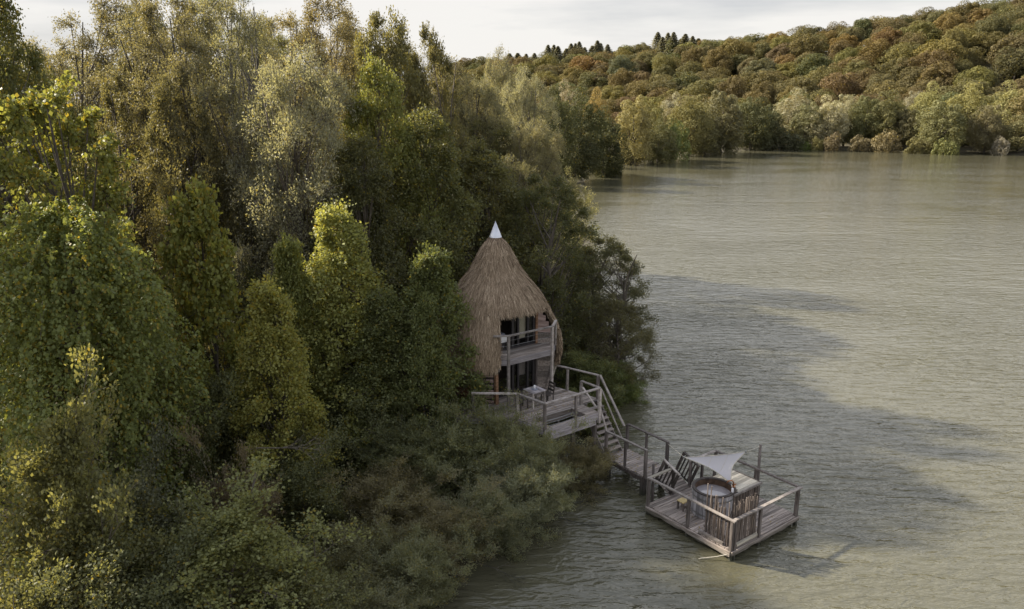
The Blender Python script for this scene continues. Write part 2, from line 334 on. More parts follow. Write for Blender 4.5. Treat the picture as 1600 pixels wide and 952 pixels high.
def build_thatch():
    azs = np.arange(OP0, OP0 + 360.01, 3.0); azs = azs[:-1]; na = len(azs)
    zs = np.concatenate([[10.12], np.arange(9.9, OPZ + .05, -.2), np.arange(OPZ, 4.75, -.2), [4.68, 4.45, 4.25]]); nz = len(zs); V = []; F = []
    def vid(layer, i, j): return (layer * nz + j) * na + i % na
    for layer in (0, 1):
        for z in zs:
            for a in azs:
                r = max(.05, prof(z) - .22 * layer); V.append(tuple(shell(np.array(a), np.array(z), r)))
    cell = {}
    for j in range(nz - 1):
        for i in range(na):
            a = (azs[i] + 1.5 + 180) % 360 - 180; z = (zs[j] + zs[j + 1]) / 2
            cell[i, j] = not in_open(np.array(a), np.array(z)) and not (-150 < a < OP0 and z < 4.68)
    for (i, j), on in cell.items():
        if not on: continue
        F.append((vid(0, i, j), vid(0, i, j + 1), vid(0, i + 1, j + 1), vid(0, i + 1, j)))
        F.append((vid(1, i, j), vid(1, i + 1, j), vid(1, i + 1, j + 1), vid(1, i, j + 1)))
        for di, dj, e in ((-1, 0, ((i, j), (i, j + 1))), (1, 0, ((i + 1, j + 1), (i + 1, j))), (0, 1, ((i, j + 1), (i + 1, j + 1))), (0, -1, ((i + 1, j), (i, j)))):
            if not cell.get(((i + di) % na, j + dj), False):
                (a, b), (c, d) = e; F.append((vid(0, a, b), vid(1, a, b), vid(1, c, d), vid(0, c, d)))
    b = BASE[hut.name]; th = link_mesh('thatch_roof', [tuple(np.array(v) - b) for v in V], F, M['thatch_base'], hut)
    # straw
    def straws(az, z, L, out0, out1, w, tints, name):
        n = len(az); dz = L * RNG.uniform(.8, 1.0, n); z2 = z - dz; r1 = np.maximum(prof(z), .1) + out0; r2 = prof(np.maximum(z2, 4.3)) + out1
        da = RNG.normal(0, 1.0, n) / np.maximum(r1, .3) * 2.2
        p1 = shell(az, z, r1); p2 = shell(az + da, z2, r2); a = np.radians(az); t = np.stack([np.cos(a), np.sin(a), 0 * a], -1) * w[:, None] / 2
        rt = np.stack([np.sin(a), -np.cos(a), 0 * a], -1) * (RNG.normal(0, .25, n) * w)[:, None]
        V = np.stack([p1 - t - rt, p1 + t + rt, p2 + t * .6 + rt, p2 - t * .6 - rt], 1).reshape(-1, 3) - b
        o = link_mesh(name, V, np.arange(4 * n).reshape(n, 4), M['straw'], th, tint=tints); o['kind'] = 'stuff'; return o
    n = 64000; z = 10.1 - (10.1 - 4.3) * np.sqrt(RNG.random(n)) ** 1.1; az = RNG.uniform(-180, 180, n)
    ok = ~(in_open(az, z) | in_open(az, z - .12)) & (z > np.where(az < 0, 4.75, 4.4)) & ((az < 150) & (az > -150)); az, z = az[ok], z[ok]; n = len(az)
    band = .5 + .5 * np.sin(z * 2 * math.pi / .34 + np.sin(np.radians(az) * 9) * .5)
    straws(az, z, RNG.uniform(.22, .42, n), RNG.uniform(-.02, .03, n), RNG.uniform(.0, .075, n), RNG.uniform(.012, .026, n), np.clip(RNG.beta(2, 2.4, n) * .8 + .2 * band, 0, 1), 'straw')
    # fringe above the opening and along its sides and the lower rim
    n = 2600; az = RNG.uniform(OP0 - 2, OP1 + 2, n); straws(az, np.full(n, OPZ + .16) + RNG.uniform(-.1, .15, n), RNG.uniform(.22, .46, n), RNG.uniform(-.2, .03, n), RNG.uniform(-.16, .05, n), RNG.uniform(.012, .026, n), RNG.beta(2, 2.6, n), 'straw_fringe')
    n = 2600; az = np.concatenate([RNG.normal(OP0, 1.4, n // 2), RNG.normal(OP1, 1.2, n - n // 2)]); straws(az, np.where(az < 0, RNG.uniform(5.1, 7.1, n), RNG.uniform(4.65, 7.1, n)), RNG.uniform(.25, .45, n), RNG.uniform(-.2, .03, n), RNG.uniform(-.2, .05, n), RNG.uniform(.012, .026, n), RNG.beta(2, 2.4, n), 'straw_edge')
    n = 7000; az = RNG.uniform(OP1, OP0 + 360, n); azw = (az + 180) % 360 - 180; straws(azw, np.where(azw < 0, 4.93, 4.42) + RNG.uniform(-.12, .15, n), RNG.uniform(.2, .4, n), RNG.uniform(-.2, .03, n), RNG.uniform(-.2, .04, n), RNG.uniform(.012, .026, n), RNG.beta(2, 2.4, n), 'straw_rim')
    return th
thatch = build_thatch()
# zinc cone on top
mb = MB(); N = 20; vs = [(HU, HV, 10.80)] + [(HU + .29 * math.sin(2 * math.pi * k / N), HV + .29 * math.cos(2 * math.pi * k / N), 10.06) for k in range(N)]
vs += [(HU + .31 * math.sin(2 * math.pi * k / N), HV + .31 * math.cos(2 * math.pi * k / N), 10.02) for k in range(N)]
mb.add(vs, [(0, 1 + (k + 1) % N, 1 + k) for k in range(N)] + [(1 + k, 1 + (k + 1) % N, N + 1 + (k + 1) % N, N + 1 + k) for k in range(N)]); mb.build('roof_cap', M['zinc'], hut, True)
def HL(lat, d, z): return (HU + lat, HV - d, z)
# lower outer wall: facets of planks below the thatch
wall = MB(); NA = 24
for k in range(NA):
    a0, a1 = OP0 + 15 * k, OP0 + 15 * (k + 1)
    a = (a0 + 7.5 + 180) % 360 - 180
    if OP0 < a < OP1: continue
    q = [shell(np.array(a0), np.array(2.9), 2.38), shell(np.array(a1), np.array(2.9), 2.38), shell(np.array(a1), np.array(4.5), 2.74), shell(np.array(a0), np.array(4.5), 2.74)]
    wall.add(q, [(0, 1, 2, 3)])
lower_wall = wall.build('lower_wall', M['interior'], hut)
for a0, a1, mat in ((-50, -35, None), (-65, -50, 'orange_wood'), (-80, -65, 'orange_wood'), (-95, -80, 'orange_wood'), (-110, -95, 'orange_wood'), (43, 58, 'plank_u')):
    for k in range(6):
        z0 = 2.92 + k * .27; z1 = z0 + .255
        if a0 == -50:      # the louvre beside the doorway
            A, B = shell(np.array(a0 + 2.6), np.array(z0 + .1), 2.47 + k * .06), shell(np.array(a1 - 3.4), np.array(z0 + .1), 2.47 + k * .06)
            beam('louvre_slat', A, B, .05, .15, M['red_plank'], lower_wall, up=(-.3, -.4, .8))
        else:
            ra, rb = 2.41 + .225 * (z0 - 2.9), 2.41 + .225 * (z1 - 2.9)
            q = []
            for e in (0, .035): q += [shell(np.array(a0 + .3), np.array(z0), ra + e + .02), shell(np.array(a1 - .3), np.array(z0), ra + e + .02), shell(np.array(a1 - .3), np.array(z1), rb + e), shell(np.array(a0 + .3), np.array(z1), rb + e)]
            MB().add(q, [(0, 3, 2, 1), (4, 5, 6, 7), (0, 1, 5, 4), (1, 2, 6, 5), (2, 3, 7, 6), (3, 0, 4, 7)]).build('wall_plank', M[mat], lower_wall)
for a in (-50, -35.5, -65):
    A, B = shell(np.array(a), np.array(2.92), 2.45), shell(np.array(a), np.array(4.45), 2.80); beam('corner_post', A, B, .14, .12, M['orange_wood'], lower_wall, up=(0, 1, 0))
q0, q1 = shell(np.array(-110.), np.array(4.32), 2.80), shell(np.array(-50.), np.array(4.32), 2.80)
for a in range(-110, -50, 15): beam('wall_rail', shell(np.array(float(a)), np.array(4.12), 2.80), shell(np.array(a + 15.), np.array(4.12), 2.80), .08, .2, M['fascia'], lower_wall)
for k in range(7):   # pale battens under the right wing of the thatch
    a = np.array(45. + k * 3.4); beam('batten', shell(a, np.array(4.4), 2.97), shell(a, np.array(3.2), 2.62), .05, .07, M['lid'], thatch)
# facade wall, two storeys, recessed behind the balcony
D = 1.35
for z0, z1, up in ((2.9, 4.95, 0), (5.1, 7.15, 1)):
    f = MB()
    for l in ((-1.65, -1.55), (-.12, 0), (.2, .3), (.76, .86), (1.1, 1.28)): f.box(HL(l[0], D - .04, z0), HL(l[1], D + .06, min(z1, 6.85) if l[0] < -1 else z1))
    f.box(HL(-1.55 if not up else -1.2, D - .038, z1 - .16), HL(1.1, D + .062, z1 - .02)); f.box(HL(-1.55, D - .036, z0 + .002), HL(1.1, D + .058, z0 + .09))
    df = f.build('door_frame', M['frame_dark'], hut)
    for l0, l1 in ((.0, .2), (.3, .76), (.86, 1.1)): box('pane', HL(l0, D, z0 + .09), HL(l1, D + .012, z1 - .16), M['glass'], df)
    # curtain with folds
    c = MB(); l0, l1 = (.3, .78); nn = 12; vs = []
    for i in range(nn + 1):
        l = l0 + (l1 - l0) * i / nn; w = .03 * math.sin(i * 2.1)
        vs += [HL(l, D - .12 + w, z0 + (.35 if up else .75)), HL(l, D - .12 + w, z1 - .1)]
    c.add(vs, [(2 * i, 2 * i + 2, 2 * i + 3, 2 * i + 1) for i in range(nn)]); c.build('curtain', M['curtain'] if up else M['curtain_grey'], hut)
    for k in range(7):      # oblique plank wall right of the door
        a, b = HL(1.27, D + .03, 0), HL(2.02, D + .85, 0); za = z0 + .02 + k * .275
        if za > 7.05: continue
        Rm = prof(za + .2) - .3; b = HL(a[0] - HU + .75 * (kk := min(1, max(.1, (Rm - 1.86) / 1.1))), D + .03 + .82 * kk, 0)
        pm = 'red_plank' if up and k > 1 else 'plank_u'
        beam('wall_plank', (a[0], a[1], za + .13), (b[0], b[1], za + .13), .04, .26, M[pm], hut, up=(.15, -.15, 1))
    beam('corner_trim', HL(1.27, D + .1, z0 + .02), HL(1.27, D + .1, z1), .09, .09, M['orange_wood'] if up else M['post'], hut)
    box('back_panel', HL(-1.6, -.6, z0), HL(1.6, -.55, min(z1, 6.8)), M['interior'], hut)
    if not up:
        beam('jamb', HL(-1.9, D + .05, z0), HL(-1.9, D + .05, z1), .1, .1, M['post'], hut)
        g = MB(); vs = []
        for i in range(13):
            l = -1.25 + .07 * i; sq = 1 - .35 * math.sin(math.pi * .5); w = .04 * math.sin(i * 1.9)
            vs += [HL(-.82 + (l + .82) * .35, D - .15 + w, 4.05), HL(l, D - .15 + w, 4.75)]
        g.add(vs, [(2 * i, 2 * i + 2, 2 * i + 3, 2 * i + 1) for i in range(12)]); g.build('curtain', M['curtain_grey'], hut)
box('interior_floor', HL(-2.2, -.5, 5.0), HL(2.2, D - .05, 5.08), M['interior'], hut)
# balcony
bal = bpy.data.objects.new('balcony', None)
def balcony():
    pts = [(-1.78, 2.22), (-1.25, 2.62), (1.22, 2.62), (1.86, 2.1)]
    front = MB()
    for (a, b), (c, d) in zip(pts, pts[1:]): front.beam(HL(a, b, 5.0), HL(c, d, 5.0), .07, .24, (0, 0, 1))
    bm = front.build('balcony_fascia', M['fascia'], hut)
    ys = np.arange(1.42, 2.6, .135)
    for y in ys:
        y1 = min(y + .125, 2.585); h = lambda yy: 1.27 + (2.62 - yy) * (.70 / .52) if yy > 2.1 else 2.0
        h0, h1 = min(h(y), 2.0), min(h(y1), 2.0)
        q = [HL(-h0, y, 5.07), HL(h0 - .05, y, 5.07), HL(h1 - .05, y1, 5.07), HL(-h1, y1, 5.07)]
        q += [(p[0], p[1], 5.115 + random.uniform(-.006, .006)) for p in q]
        MB().add(q, [(0, 3, 2, 1), (4, 5, 6, 7), (0, 1, 5, 4), (1, 2, 6, 5), (2, 3, 7, 6), (3, 0, 4, 7)]).build('balcony_board', M['plank_u'], bm)
    box('balcony_soffit', HL(-1.9, D, 4.92), HL(1.85, 2.1, 4.97), M['post'], hut)
    for (l, d) in ((-1.25, 2.66), (1.22, 2.66)): post(hut, HU + l, HV - d, 2.9, 6.22, .11, 'support_post', M['rail'])
    post(hut, HU + 1.84, HV - 2.16, 5.1, 6.25, .08, 'railing_post', M['rail'])
    zr = (6.22, 6.24, 6.24, 6.30)
    for i in range(3): beam('handrail', HL(pts[i][0], pts[i][1] + .06, zr[i]), HL(pts[i + 1][0], pts[i + 1][1] + .06, zr[i + 1]), .11, .06, M['rail'], hut)
    beam('lower_rail', HL(-1.9, 2.15, 5.38), HL(-1.25, 2.64, 5.38), .05, .05, M['rail'], hut)
    for z in (5.5, 5.75, 6.0):
        c = MB()
        for i in range(3): c.tube([HL(*pts[i], z), HL(*pts[i + 1], z)], .007, 4)
        c.build('cable', M['steel'], hut)
balcony()
bpy.data.objects.remove(bal)
bed = thing('bed', 'white-sheeted bed behind the balcony with blue-grey cover and small green mark', 'bed', HL(-1.0, .6, 5.08))
box('mattress', HL(-1.75, .05, 5.42), HL(-.25, 1.2, 5.72), M['linen'], bed); box('cover', HL(-1.70, .05, 5.722), HL(-.3, 1.1, 5.80), M['cover'], bed)
box('bed_base', HL(-1.7, .08, 5.24), HL(-.3, 1.15, 5.418), M['frame_dark'], bed)
for l in (-1.6, -.4):
    for d in (.15, 1.08): box('leg', HL(l - .04, d - .04, 5.082), HL(l + .04, d + .04, 5.24), M['rail'], bed)
MB().add([HL(-1.25, 1.206, 5.47), HL(-.98, 1.206, 5.49), HL(-1.05, 1.206, 5.68), HL(-1.18, 1.206, 5.6)], [(0, 1, 2, 3)]).build('green_mark', M['greenmark'], bed)  # small green patch on the front of the mattress
MB().box(HL(-1.7, .35, 5.802), HL(-1.4, 1.0, 5.93)).build('pillow', M['linen'], bed)

# ---------------------------------------------------------------- terrace
DZ = 2.9
deck = thing('terrace', 'grey plank terrace on stilts with square opening in front of the thatched hut', 'terrace', (0, 8.0, DZ))
def clip_poly_u(v):
    "u extent of the terrace at v"
    if v < 9.45: lo = -2.2 - .25 * (v - 7.95) / 1.5
    else: lo = -2.45 - (v - 9.45) * 1.15
    hi = .85 if v < 9.1 else 1.95 - (v - 9.1) * .3
    return max(lo, -4.6), hi
v = 7.9
while v < 12.4:
    v1 = v + .135; lo, hi = clip_poly_u(v + .07); segs = [(lo, hi)]
    if 8.06 < v + .07 < 9.02: segs = [(lo, -1.85), (.2, hi)]
    for a, b in segs:
        if b - a > .05: box('deck_board', (a, v, DZ - .04), (b, v1 - .018, DZ + random.uniform(-.006, .006)), M['plank_u'], deck)
    v = v1
fr = MB(); fr.box((-1.9, 9.02, DZ - .4), (.25, 9.06, DZ - .043)).box((-1.9, 8.02, DZ - .4), (.25, 8.06, DZ - .043)).box((-1.9, 8.06, DZ - .4), (-1.86, 9.02, DZ - .043)).box((.21, 8.06, DZ - .4), (.25, 9.02, DZ - .043)); fr.build('opening_frame', M['plank_u'], deck)
for y in (8.3, 8.54, 8.78): MB().tube([(-1.86, y, DZ - .12), (-.8, y, DZ - .16), (.21, y, DZ - .12)], .012, 4).build('cable', M['steel'], deck)
# fascia boards, joists and stilts
beam('fascia', (-2.25, 7.88, DZ - .17), (.9, 7.88, DZ - .17), .05, .3, M['fascia'], deck); beam('fascia', (-2.2, 7.86, DZ - .43), (.62, 7.86, DZ - .43), .045, .2, M['fascia'], deck)
beam('fascia', (-2.22, 7.9, DZ - .15), (-2.48, 9.45, DZ - .15), .05, .22, M['fascia'], deck); beam('fascia', (-2.48, 9.45, DZ - .15), (-4.5, 11.2, DZ - .15), .05, .22, M['fascia'], deck)
beam('fascia', (.88, 7.9, DZ - .15), (.88, 9.05, DZ - .15), .05, .22, M['fascia'], deck); beam('fascia', (1.98, 9.2, DZ - .15), (1.2, 12.0, DZ - .15), .05, .22, M['fascia'], deck)
for y in (9.3, 10.4, 11.5): beam('joist', (-3, y, DZ - .16), (1.4, y, DZ - .16), .1, .22, M['post'], deck)
for a, b in ((-2.1, 8.0), (.75, 8.05), (.6, 9.3), (-2.3, 9.6), (1.3, 11.2), (-.8, 10.4), (-2.6, 12.2)):
    p = W(a, b); post(deck, a, b, min(gz(p.x, p.y), 0) - .8, DZ - .05, .15, 'stilt', M['post'])
# railing
RZ = DZ + 1.1
rp = [(-3.95, 10.72), (-2.43, 9.5), (-2.2, 7.92), (.84, 7.88), (.78, 9.02)]
for i, (a, b) in enumerate(rp[1:]): post(deck, a, b, DZ - .5 if i in (1, 2) else DZ, RZ, .11, 'railing_post', M['rail'] if i != 1 else M['post'])
post(deck, -.55, 7.86, DZ - .35, RZ, .09, 'railing_post', M['post']); post(deck, -3.9, 10.68, DZ, RZ, .09, 'railing_post')
for i in range(4): beam('handrail', (*rp[i], RZ + .03), (*rp[i + 1], RZ + .03), .13, .05, M['rail'], deck)
for z in (.35, .62): MB().tube([(-2.2, 7.86, DZ + z), (-.55, 7.84, DZ + z), (.84, 7.86, DZ + z)], .006, 4).build('cable', M['steel'], deck)
br = [(1.22, 11.3), (1.42, 10.75), (1.9, 9.1)]
post(deck, 1.46, 10.74, DZ, RZ, .09, 'railing_post', M['rail']); post(deck, 1.88, 9.1, DZ - .3, RZ, .11, 'railing_post')
for i in range(2): beam('handrail', (*br[i], RZ + .03), (*br[i + 1], RZ + .03), .1, .05, M['rail'], deck)

# stairs
st = thing('staircase', 'steep grey wooden stair between the terrace and the jetty', 'stairs', (1.4, 7.6, .9)); NS = 9
for k in range(1, NS):
    z = DZ - k * 2.0 / NS; y = 9.05 - k * 1.5 / NS
    box('tread', (.98, y - .2, z - .04), (1.92, y + .03, z), M['plank_u'], st)
for x in (.955, 1.945): beam('stringer', (x, 9.1, DZ - .12), (x, 7.5, .8), .045, .2, M['rail'], st)
beam('handrail', (1.95, 9.06, RZ + .04), (2.02, 7.48, 2.07), .1, .055, M['rail'], st); beam('handrail', (.93, 8.1, RZ - .6), (.98, 7.5, 2.05), .09, .05, M['rail'], st)
beam('handrail', (.8, 8.95, RZ - .25), (.95, 8.2, RZ - 1.0), .08, .05, M['rail'], st)
beam('handrail', (1.98, 8.95, DZ + .45), (2.03, 7.55, 1.35), .05, .05, M['rail'], st)
# jetty
GZ = .9
jet = thing('jetty', 'short plank jetty on piles between the stair and the floating platform', 'jetty', (1.6, 6.4, 0))
v = 5.12
while v < 7.6:
    a, b = .94 + random.uniform(-.05, .03), 2.3 + random.uniform(-.03, .05); box('jetty_board', (a, v, GZ - .045), (b, v + .117, GZ + random.uniform(-.006, .006)), M['plank_u'], jet); v += .134
def wavy(name, p, q, z1, depth, amp, th, mat, parent, seed):
    rr = random.Random(seed); n = 26; vs = []; p = np.array(p, float); q = np.array(q, float); d = (q - p) / np.linalg.norm(q - p); nrm = np.array([d[1], -d[0]]) * th
    ph = [rr.uniform(0, 6) for _ in range(3)]
    for i in range(n + 1):
        t = i / n; c = p + (q - p) * t; zb = z1 - depth + amp * (.6 * math.sin(t * 21 + ph[0]) + .5 * math.sin(t * 9 + ph[1]) + .25 * math.sin(t * 47 + ph[2]))
        vs += [(*c, z1), (*c, zb), (*(c + nrm), z1), (*(c + nrm), zb)]
    fs = [(2, 0, 1, 3), (4 * n, 4 * n + 2, 4 * n + 3, 4 * n + 1)]
    for i in range(n):
        a, b = 4 * i, 4 * i + 4
        fs += [(a, b, b + 1, a + 1), (a + 2, a + 3, b + 3, b + 2), (a, a + 2, b + 2, b), (a + 1, b + 1, b + 3, a + 3)]
    return MB().add(vs, fs).build(name, mat, parent)
wavy('waney_edge', (.93, 7.6), (.93, 5.1), GZ - .05, .16, .05, .06, M['dark_wood'], jet, 3); wavy('waney_edge', (2.3, 5.1), (2.3, 7.6), GZ - .05, .16, .05, .06, M['dark_wood'], jet, 4)
for x, y in ((1.02, 5.3), (2.2, 5.3), (1.02, 7.4), (2.2, 7.4)): post(jet, x, y, -2.2, GZ - .05, .2, 'pile', M['post'])
for x in (.97, 2.27):
    for y in (7.52, 6.35, 5.16): post(jet, x, y, GZ - .12, GZ + 1.17, .11 if y != 6.35 else .095, 'railing_post')
beam('handrail', (.97, 7.55, GZ + 1.2), (.97, 5.12, GZ + 1.2), .12, .05, M['rail'], jet); beam('handrail', (2.27, 7.5, GZ + 1.2), (2.27, 5.12, GZ + 1.2), .12, .05, M['post'], jet)

# ---------------------------------------------------------------- floating platform
PZ = .4
pl = thing('floating_platform', 'square floating wooden platform with rails carrying the round tub', 'platform', (2.05, 2.05, 0))
v = 0.0
while v < 4.08:
    a, b = random.uniform(-.03, .02), 4.12 + random.uniform(-.03, .03); box('deck_board', (a, v, PZ - .045), (b, v + .120, PZ + random.uniform(-.007, .007)), M['plank_u'], pl); v += .137
wavy('waney_edge', (-.01, 4.1), (-.01, 0), PZ - .04, .2, .045, .07, M['plank_v'], pl, 5); wavy('waney_edge', (-.02, -.02), (4.12, -.02), PZ - .03, .17, .04, .06, M['plank_u'], pl, 8)
wavy('waney_edge', (4.14, 0), (4.14, 4.1), PZ - .04, .18, .04, .06, M['plank_v'], pl, 9); wavy('waney_edge', (4.12, 4.12), (0, 4.12), PZ - .04, .18, .04, .06, M['plank_u'], pl, 10)
for k, y in enumerate((.35, 1.4, 2.6, 3.75)): MB().tube([(.1, y, .1), (4.0, y, .1)], .22, 10).build('float_log', M['dark_wood'], pl, True)
RP = PZ + 1.17
for a, b, w in ((0, 4.06, .11), (0.0, 2.02, .1), (.03, .03, .11), (.16, -.01, .08), (1.62, 0, .1), (4.02, .02, .11), (4.1, .1, .11), (4.1, 2.0, .1), (4.1, 4.06, .11), (2.5, 4.06, .1), (3.3, 4.08, .1), (1.45, 4.06, .11)):
    post(pl, a, b, -.1, RP, w, 'railing_post', M['post'])
for p, q, m in (((0, -.1), (0, 4.12), 'rail'), ((.07, 0), (4.18, 0), 'rail'), ((4.1, .06), (4.1, 4.12), 'post'), ((.06, 4.06), (1.5, 4.06), 'lid'), ((2.45, 4.07), (4.04, 4.07), 'rail')):
    beam('handrail', (*p, RP + .025), (*q, RP + .025), .13, .05, M[m], pl)
beam('kerb_log', (.06, .4, PZ + .07), (.06, 1.5, PZ + .07), .1, .1, M['rail'], pl); beam('kerb_log', (.35, .06, PZ + .07), (1.75, .06, PZ + .07), .1, .1, M['lid'], pl)
mp_ = lambda lab, u, v, h: tag(MB().tube([(u, v, -2), (u + .01, v, .8), (u - .01, v + .01, h)], [.065, .06, .05], 8).build('mooring_post', M['post'], None), lab, 'post', 'mooring posts of the platform')
class _L: pass
def loose(mb, name, mat, smooth=False):
    "mesh in world space from (u, v, z)"
    c = np.mean(np.array(mb.v), 0); c[2] = min(v[2] for v in mb.v)
    o = link_mesh(name, [tuple(np.array(v) - c) for v in mb.v], mb.f, mat, smooth=smooth); o.location = W(*c); o.rotation_euler = (0, 0, TH); return o
def moor(lab, u, v, h, r=.06): tag(loose(MB().tube([(u, v, -2), (u + .01, v, .8), (u - .01, v + .01, h)], [r * 1.1, r, r * .85], 8), 'mooring_post', M['post'], True), lab, 'post', 'mooring posts of the platform')
moor('slim mooring post at the platform corner nearest the jetty', .42, 4.22, 2.0, .06); moor('tall dark mooring post behind the platform far rail holding the sail', 4.22, 1.98, 2.62, .065)

# ramp with slatted sides
ra = thing('ramp', 'sloping boarding ramp with slatted side rails between jetty and floating platform', 'ramp', (1.75, 4.6, 0))
A0, A1 = np.array([5.16, .9]), np.array([4.05, .45]); dv = (A1 - A0) / np.linalg.norm(A1 - A0); nv = np.array([dv[1], -dv[0]]);
if nv[1] < 0: nv = -nv
LR = np.linalg.norm(A1 - A0)
def RPt(x, t, h): c = A0 + dv * t + nv * h; return (x, c[0], c[1])
t = .0
while t < LR - .05: beam('ramp_board', RPt(1.28, t + .06, -.02), RPt(2.52, t + .06, -.02), .11, .035, M['plank_u'], ra, up=(0, nv[0], nv[1])); t += .125
for x, lab in ((1.3, 'left'), (2.5, 'right')):
    sd = MB().beam(RPt(x, .28, 1.14), RPt(x, LR + .02, 1.14), .1, .05).build('side_rail', M['rail'] if x < 2 else M['dark_wood'], ra); beam('bottom_rail', RPt(x, .3, .12), RPt(x, LR, .12), .06, .05, M['dark_wood'], sd)
    n = 6
    for k in range(n):
        t = .33 + (LR - .37) * k / (n - 1); w = .12 if k in (0, n - 1) else .055
        MB().beam(RPt(x, t, .0 if k in (0, n - 1) else .14), RPt(x, t, 1.12), w, .04, (1, 0, 0)).build('slat', M['dark_wood'], sd)

# hot tub
TU, TV, TR, TT = 1.66, 2.2, .80, 1.45
tub = thing('hot_tub', 'round wooden hot tub of grey staves full of water on the platform', 'hot tub', (TU, TV, PZ))
NST = 30
for k in range(NST):
    a0, a1 = 2 * math.pi * k / NST + .008, 2 * math.pi * (k + 1) / NST - .008; q = []
    for r, z in ((TR, PZ + .02), (TR - .055, PZ + .02)):
        for a, zz in ((a0, z), (a1, z), (a1, TT - .02), (a0, TT - .02)): q.append((TU + (r + (.0)) * math.cos(a), TV + r * math.sin(a), zz))
    MB().add(q, [(0, 1, 2, 3), (4, 7, 6, 5), (0, 4, 5, 1), (2, 6, 7, 3), (1, 5, 6, 2), (3, 7, 4, 0)]).build('stave', M['stave'], tub)
def ring(r0, r1, z0, z1, n=40):
    mb = MB(); vs = []
    for k in range(n):
        c, s = math.cos(2 * math.pi * k / n), math.sin(2 * math.pi * k / n); vs += [(TU + r0 * c, TV + r0 * s, z0), (TU + r1 * c, TV + r1 * s, z0), (TU + r1 * c, TV + r1 * s, z1), (TU + r0 * c, TV + r0 * s, z1)]
    fs = []
    for k in range(n):
        a, b = 4 * k, 4 * ((k + 1) % n)
        for i in range(4): j = (i + 1) % 4; fs.append((a + i, b + i, b + j, a + j))
    return mb.add(vs, fs)
ring(TR - .09, TR + .03, TT - .02, TT + .02).build('rim', M['dark_wood'], tub, False); ring(TR - .1, TR - .057, PZ + .1, TT - .022).build('liner', M['rust'], tub)
for z in (PZ + .14, PZ + .78): ring(TR + .001, TR + .012, z, z + .05).build('hoop', M['steel'], tub)
mb = MB(); n = 40; mb.add([(TU, TV, TT - .24)] + [(TU + (TR - .1) * math.cos(2 * math.pi * k / n), TV + (TR - .1) * math.sin(2 * math.pi * k / n), TT - .24) for k in range(n)], [(0, 1 + k, 1 + (k + 1) % n) for k in range(n)]); mb.build('tub_water', M['tubwater'], tub)
# cabinet beside it, lid cut round the tub, skirt of sticks
cab = thing('stove_cabinet', 'box with pale plank lid and stick skirt standing against the round tub', 'cabinet', (2.8, 2.1, PZ)); CZ = 1.40; v = 1.4
while v < 2.85:
    dy = max(abs(v + .07 - TV) - .07, 0) ; inner = TU + math.sqrt(max((TR + .06) ** 2 - dy ** 2, 0)) if dy < TR + .06 else 1.88
    inner = max(inner, 1.86); box('lid_board', (inner, v, CZ - .04), (3.56 + random.uniform(-.01, .01), v + .138, CZ + random.uniform(-.005, .005)), M['lid'], cab); v += .146
beam('lid_edge', (1.84, 1.37, CZ - .02), (3.6, 1.37, CZ - .02), .05, .09, M['rail'], cab); beam('lid_edge', (3.58, 1.4, CZ - .02), (3.58, 2.86, CZ - .02), .04, .09, M['post'], cab)
for x in (2.0, 3.5):
    for y in (1.5, 2.78):
        if x > 2.5 or y > 2.7 or y < 1.6: post(cab, x if y < 2 else max(x, 2.4), y, PZ, CZ - .05, .09, 'corner_post')
x = 1.9
while x < 3.55: MB().tube([(x, 1.43, PZ + .01), (x + random.uniform(-.03, .03), 1.42, CZ - .05)], [random.uniform(.018, .03), .018], 5).build('stick', M['stick'], cab); x += random.uniform(.045, .065)
y = 1.5
while y < 2.8: MB().tube([(3.55, y, PZ + .01), (3.55, y + random.uniform(-.03, .03), CZ - .05)], [random.uniform(.018, .03), .018], 5).build('stick', M['stick'], cab); y += random.uniform(.05, .07)
# screens of rough sticks at the front corner
def screen(lab, p, q, n, hfun):
    t = thing('stick_screen', lab, 'screen', ((p[0] + q[0]) / 2, (p[1] + q[1]) / 2, PZ), 'stick screens round the front corner')
    for k in range(n):
        s = (k + random.uniform(.2, .8)) / n; x = p[0] + (q[0] - p[0]) * s + random.uniform(-.03, .03); y = p[1] + (q[1] - p[1]) * s + random.uniform(-.03, .03)
        h = hfun(s); r = random.choice((.016, .02, .024, .03)); lx, ly = random.uniform(-.05, .05), random.uniform(-.05, .05)
        MB().tube([(x, y, PZ + .01), (x + lx * .4 + random.uniform(-.012, .012), y + ly * .4, PZ + h * .5), (x + lx, y + ly, PZ + h)], [r, r * .95, r * .75], 5).build('stick', M['stick'], t)
    for z in (PZ + .3, PZ + .95): beam('batten', (p[0] + .035, p[1] + .035, z), (q[0] + .035, q[1] + .035, z), .03, .05, M['stick'], t)
screen('rough stick screen with uneven tops along the tub side of the front corner', (.14, 1.36), (.14, .22), 30, lambda s: random.choice((1.25, 1.45, 1.55, 1.7, 1.78, 2.05 if s < .35 else 1.4)))
screen('dense stick screen of even height in front of the pale lidded cabinet', (.26, .16), (1.56, .16), 44, lambda s: random.uniform(1.5, 1.78))
tag(loose(MB().tube([(1.93, 1.5, PZ), (1.91, 1.5, 1.62)], .045, 8), 'white_post', M['white_paint'], True), 'white painted post at the corner between tub and stick screens', 'post')
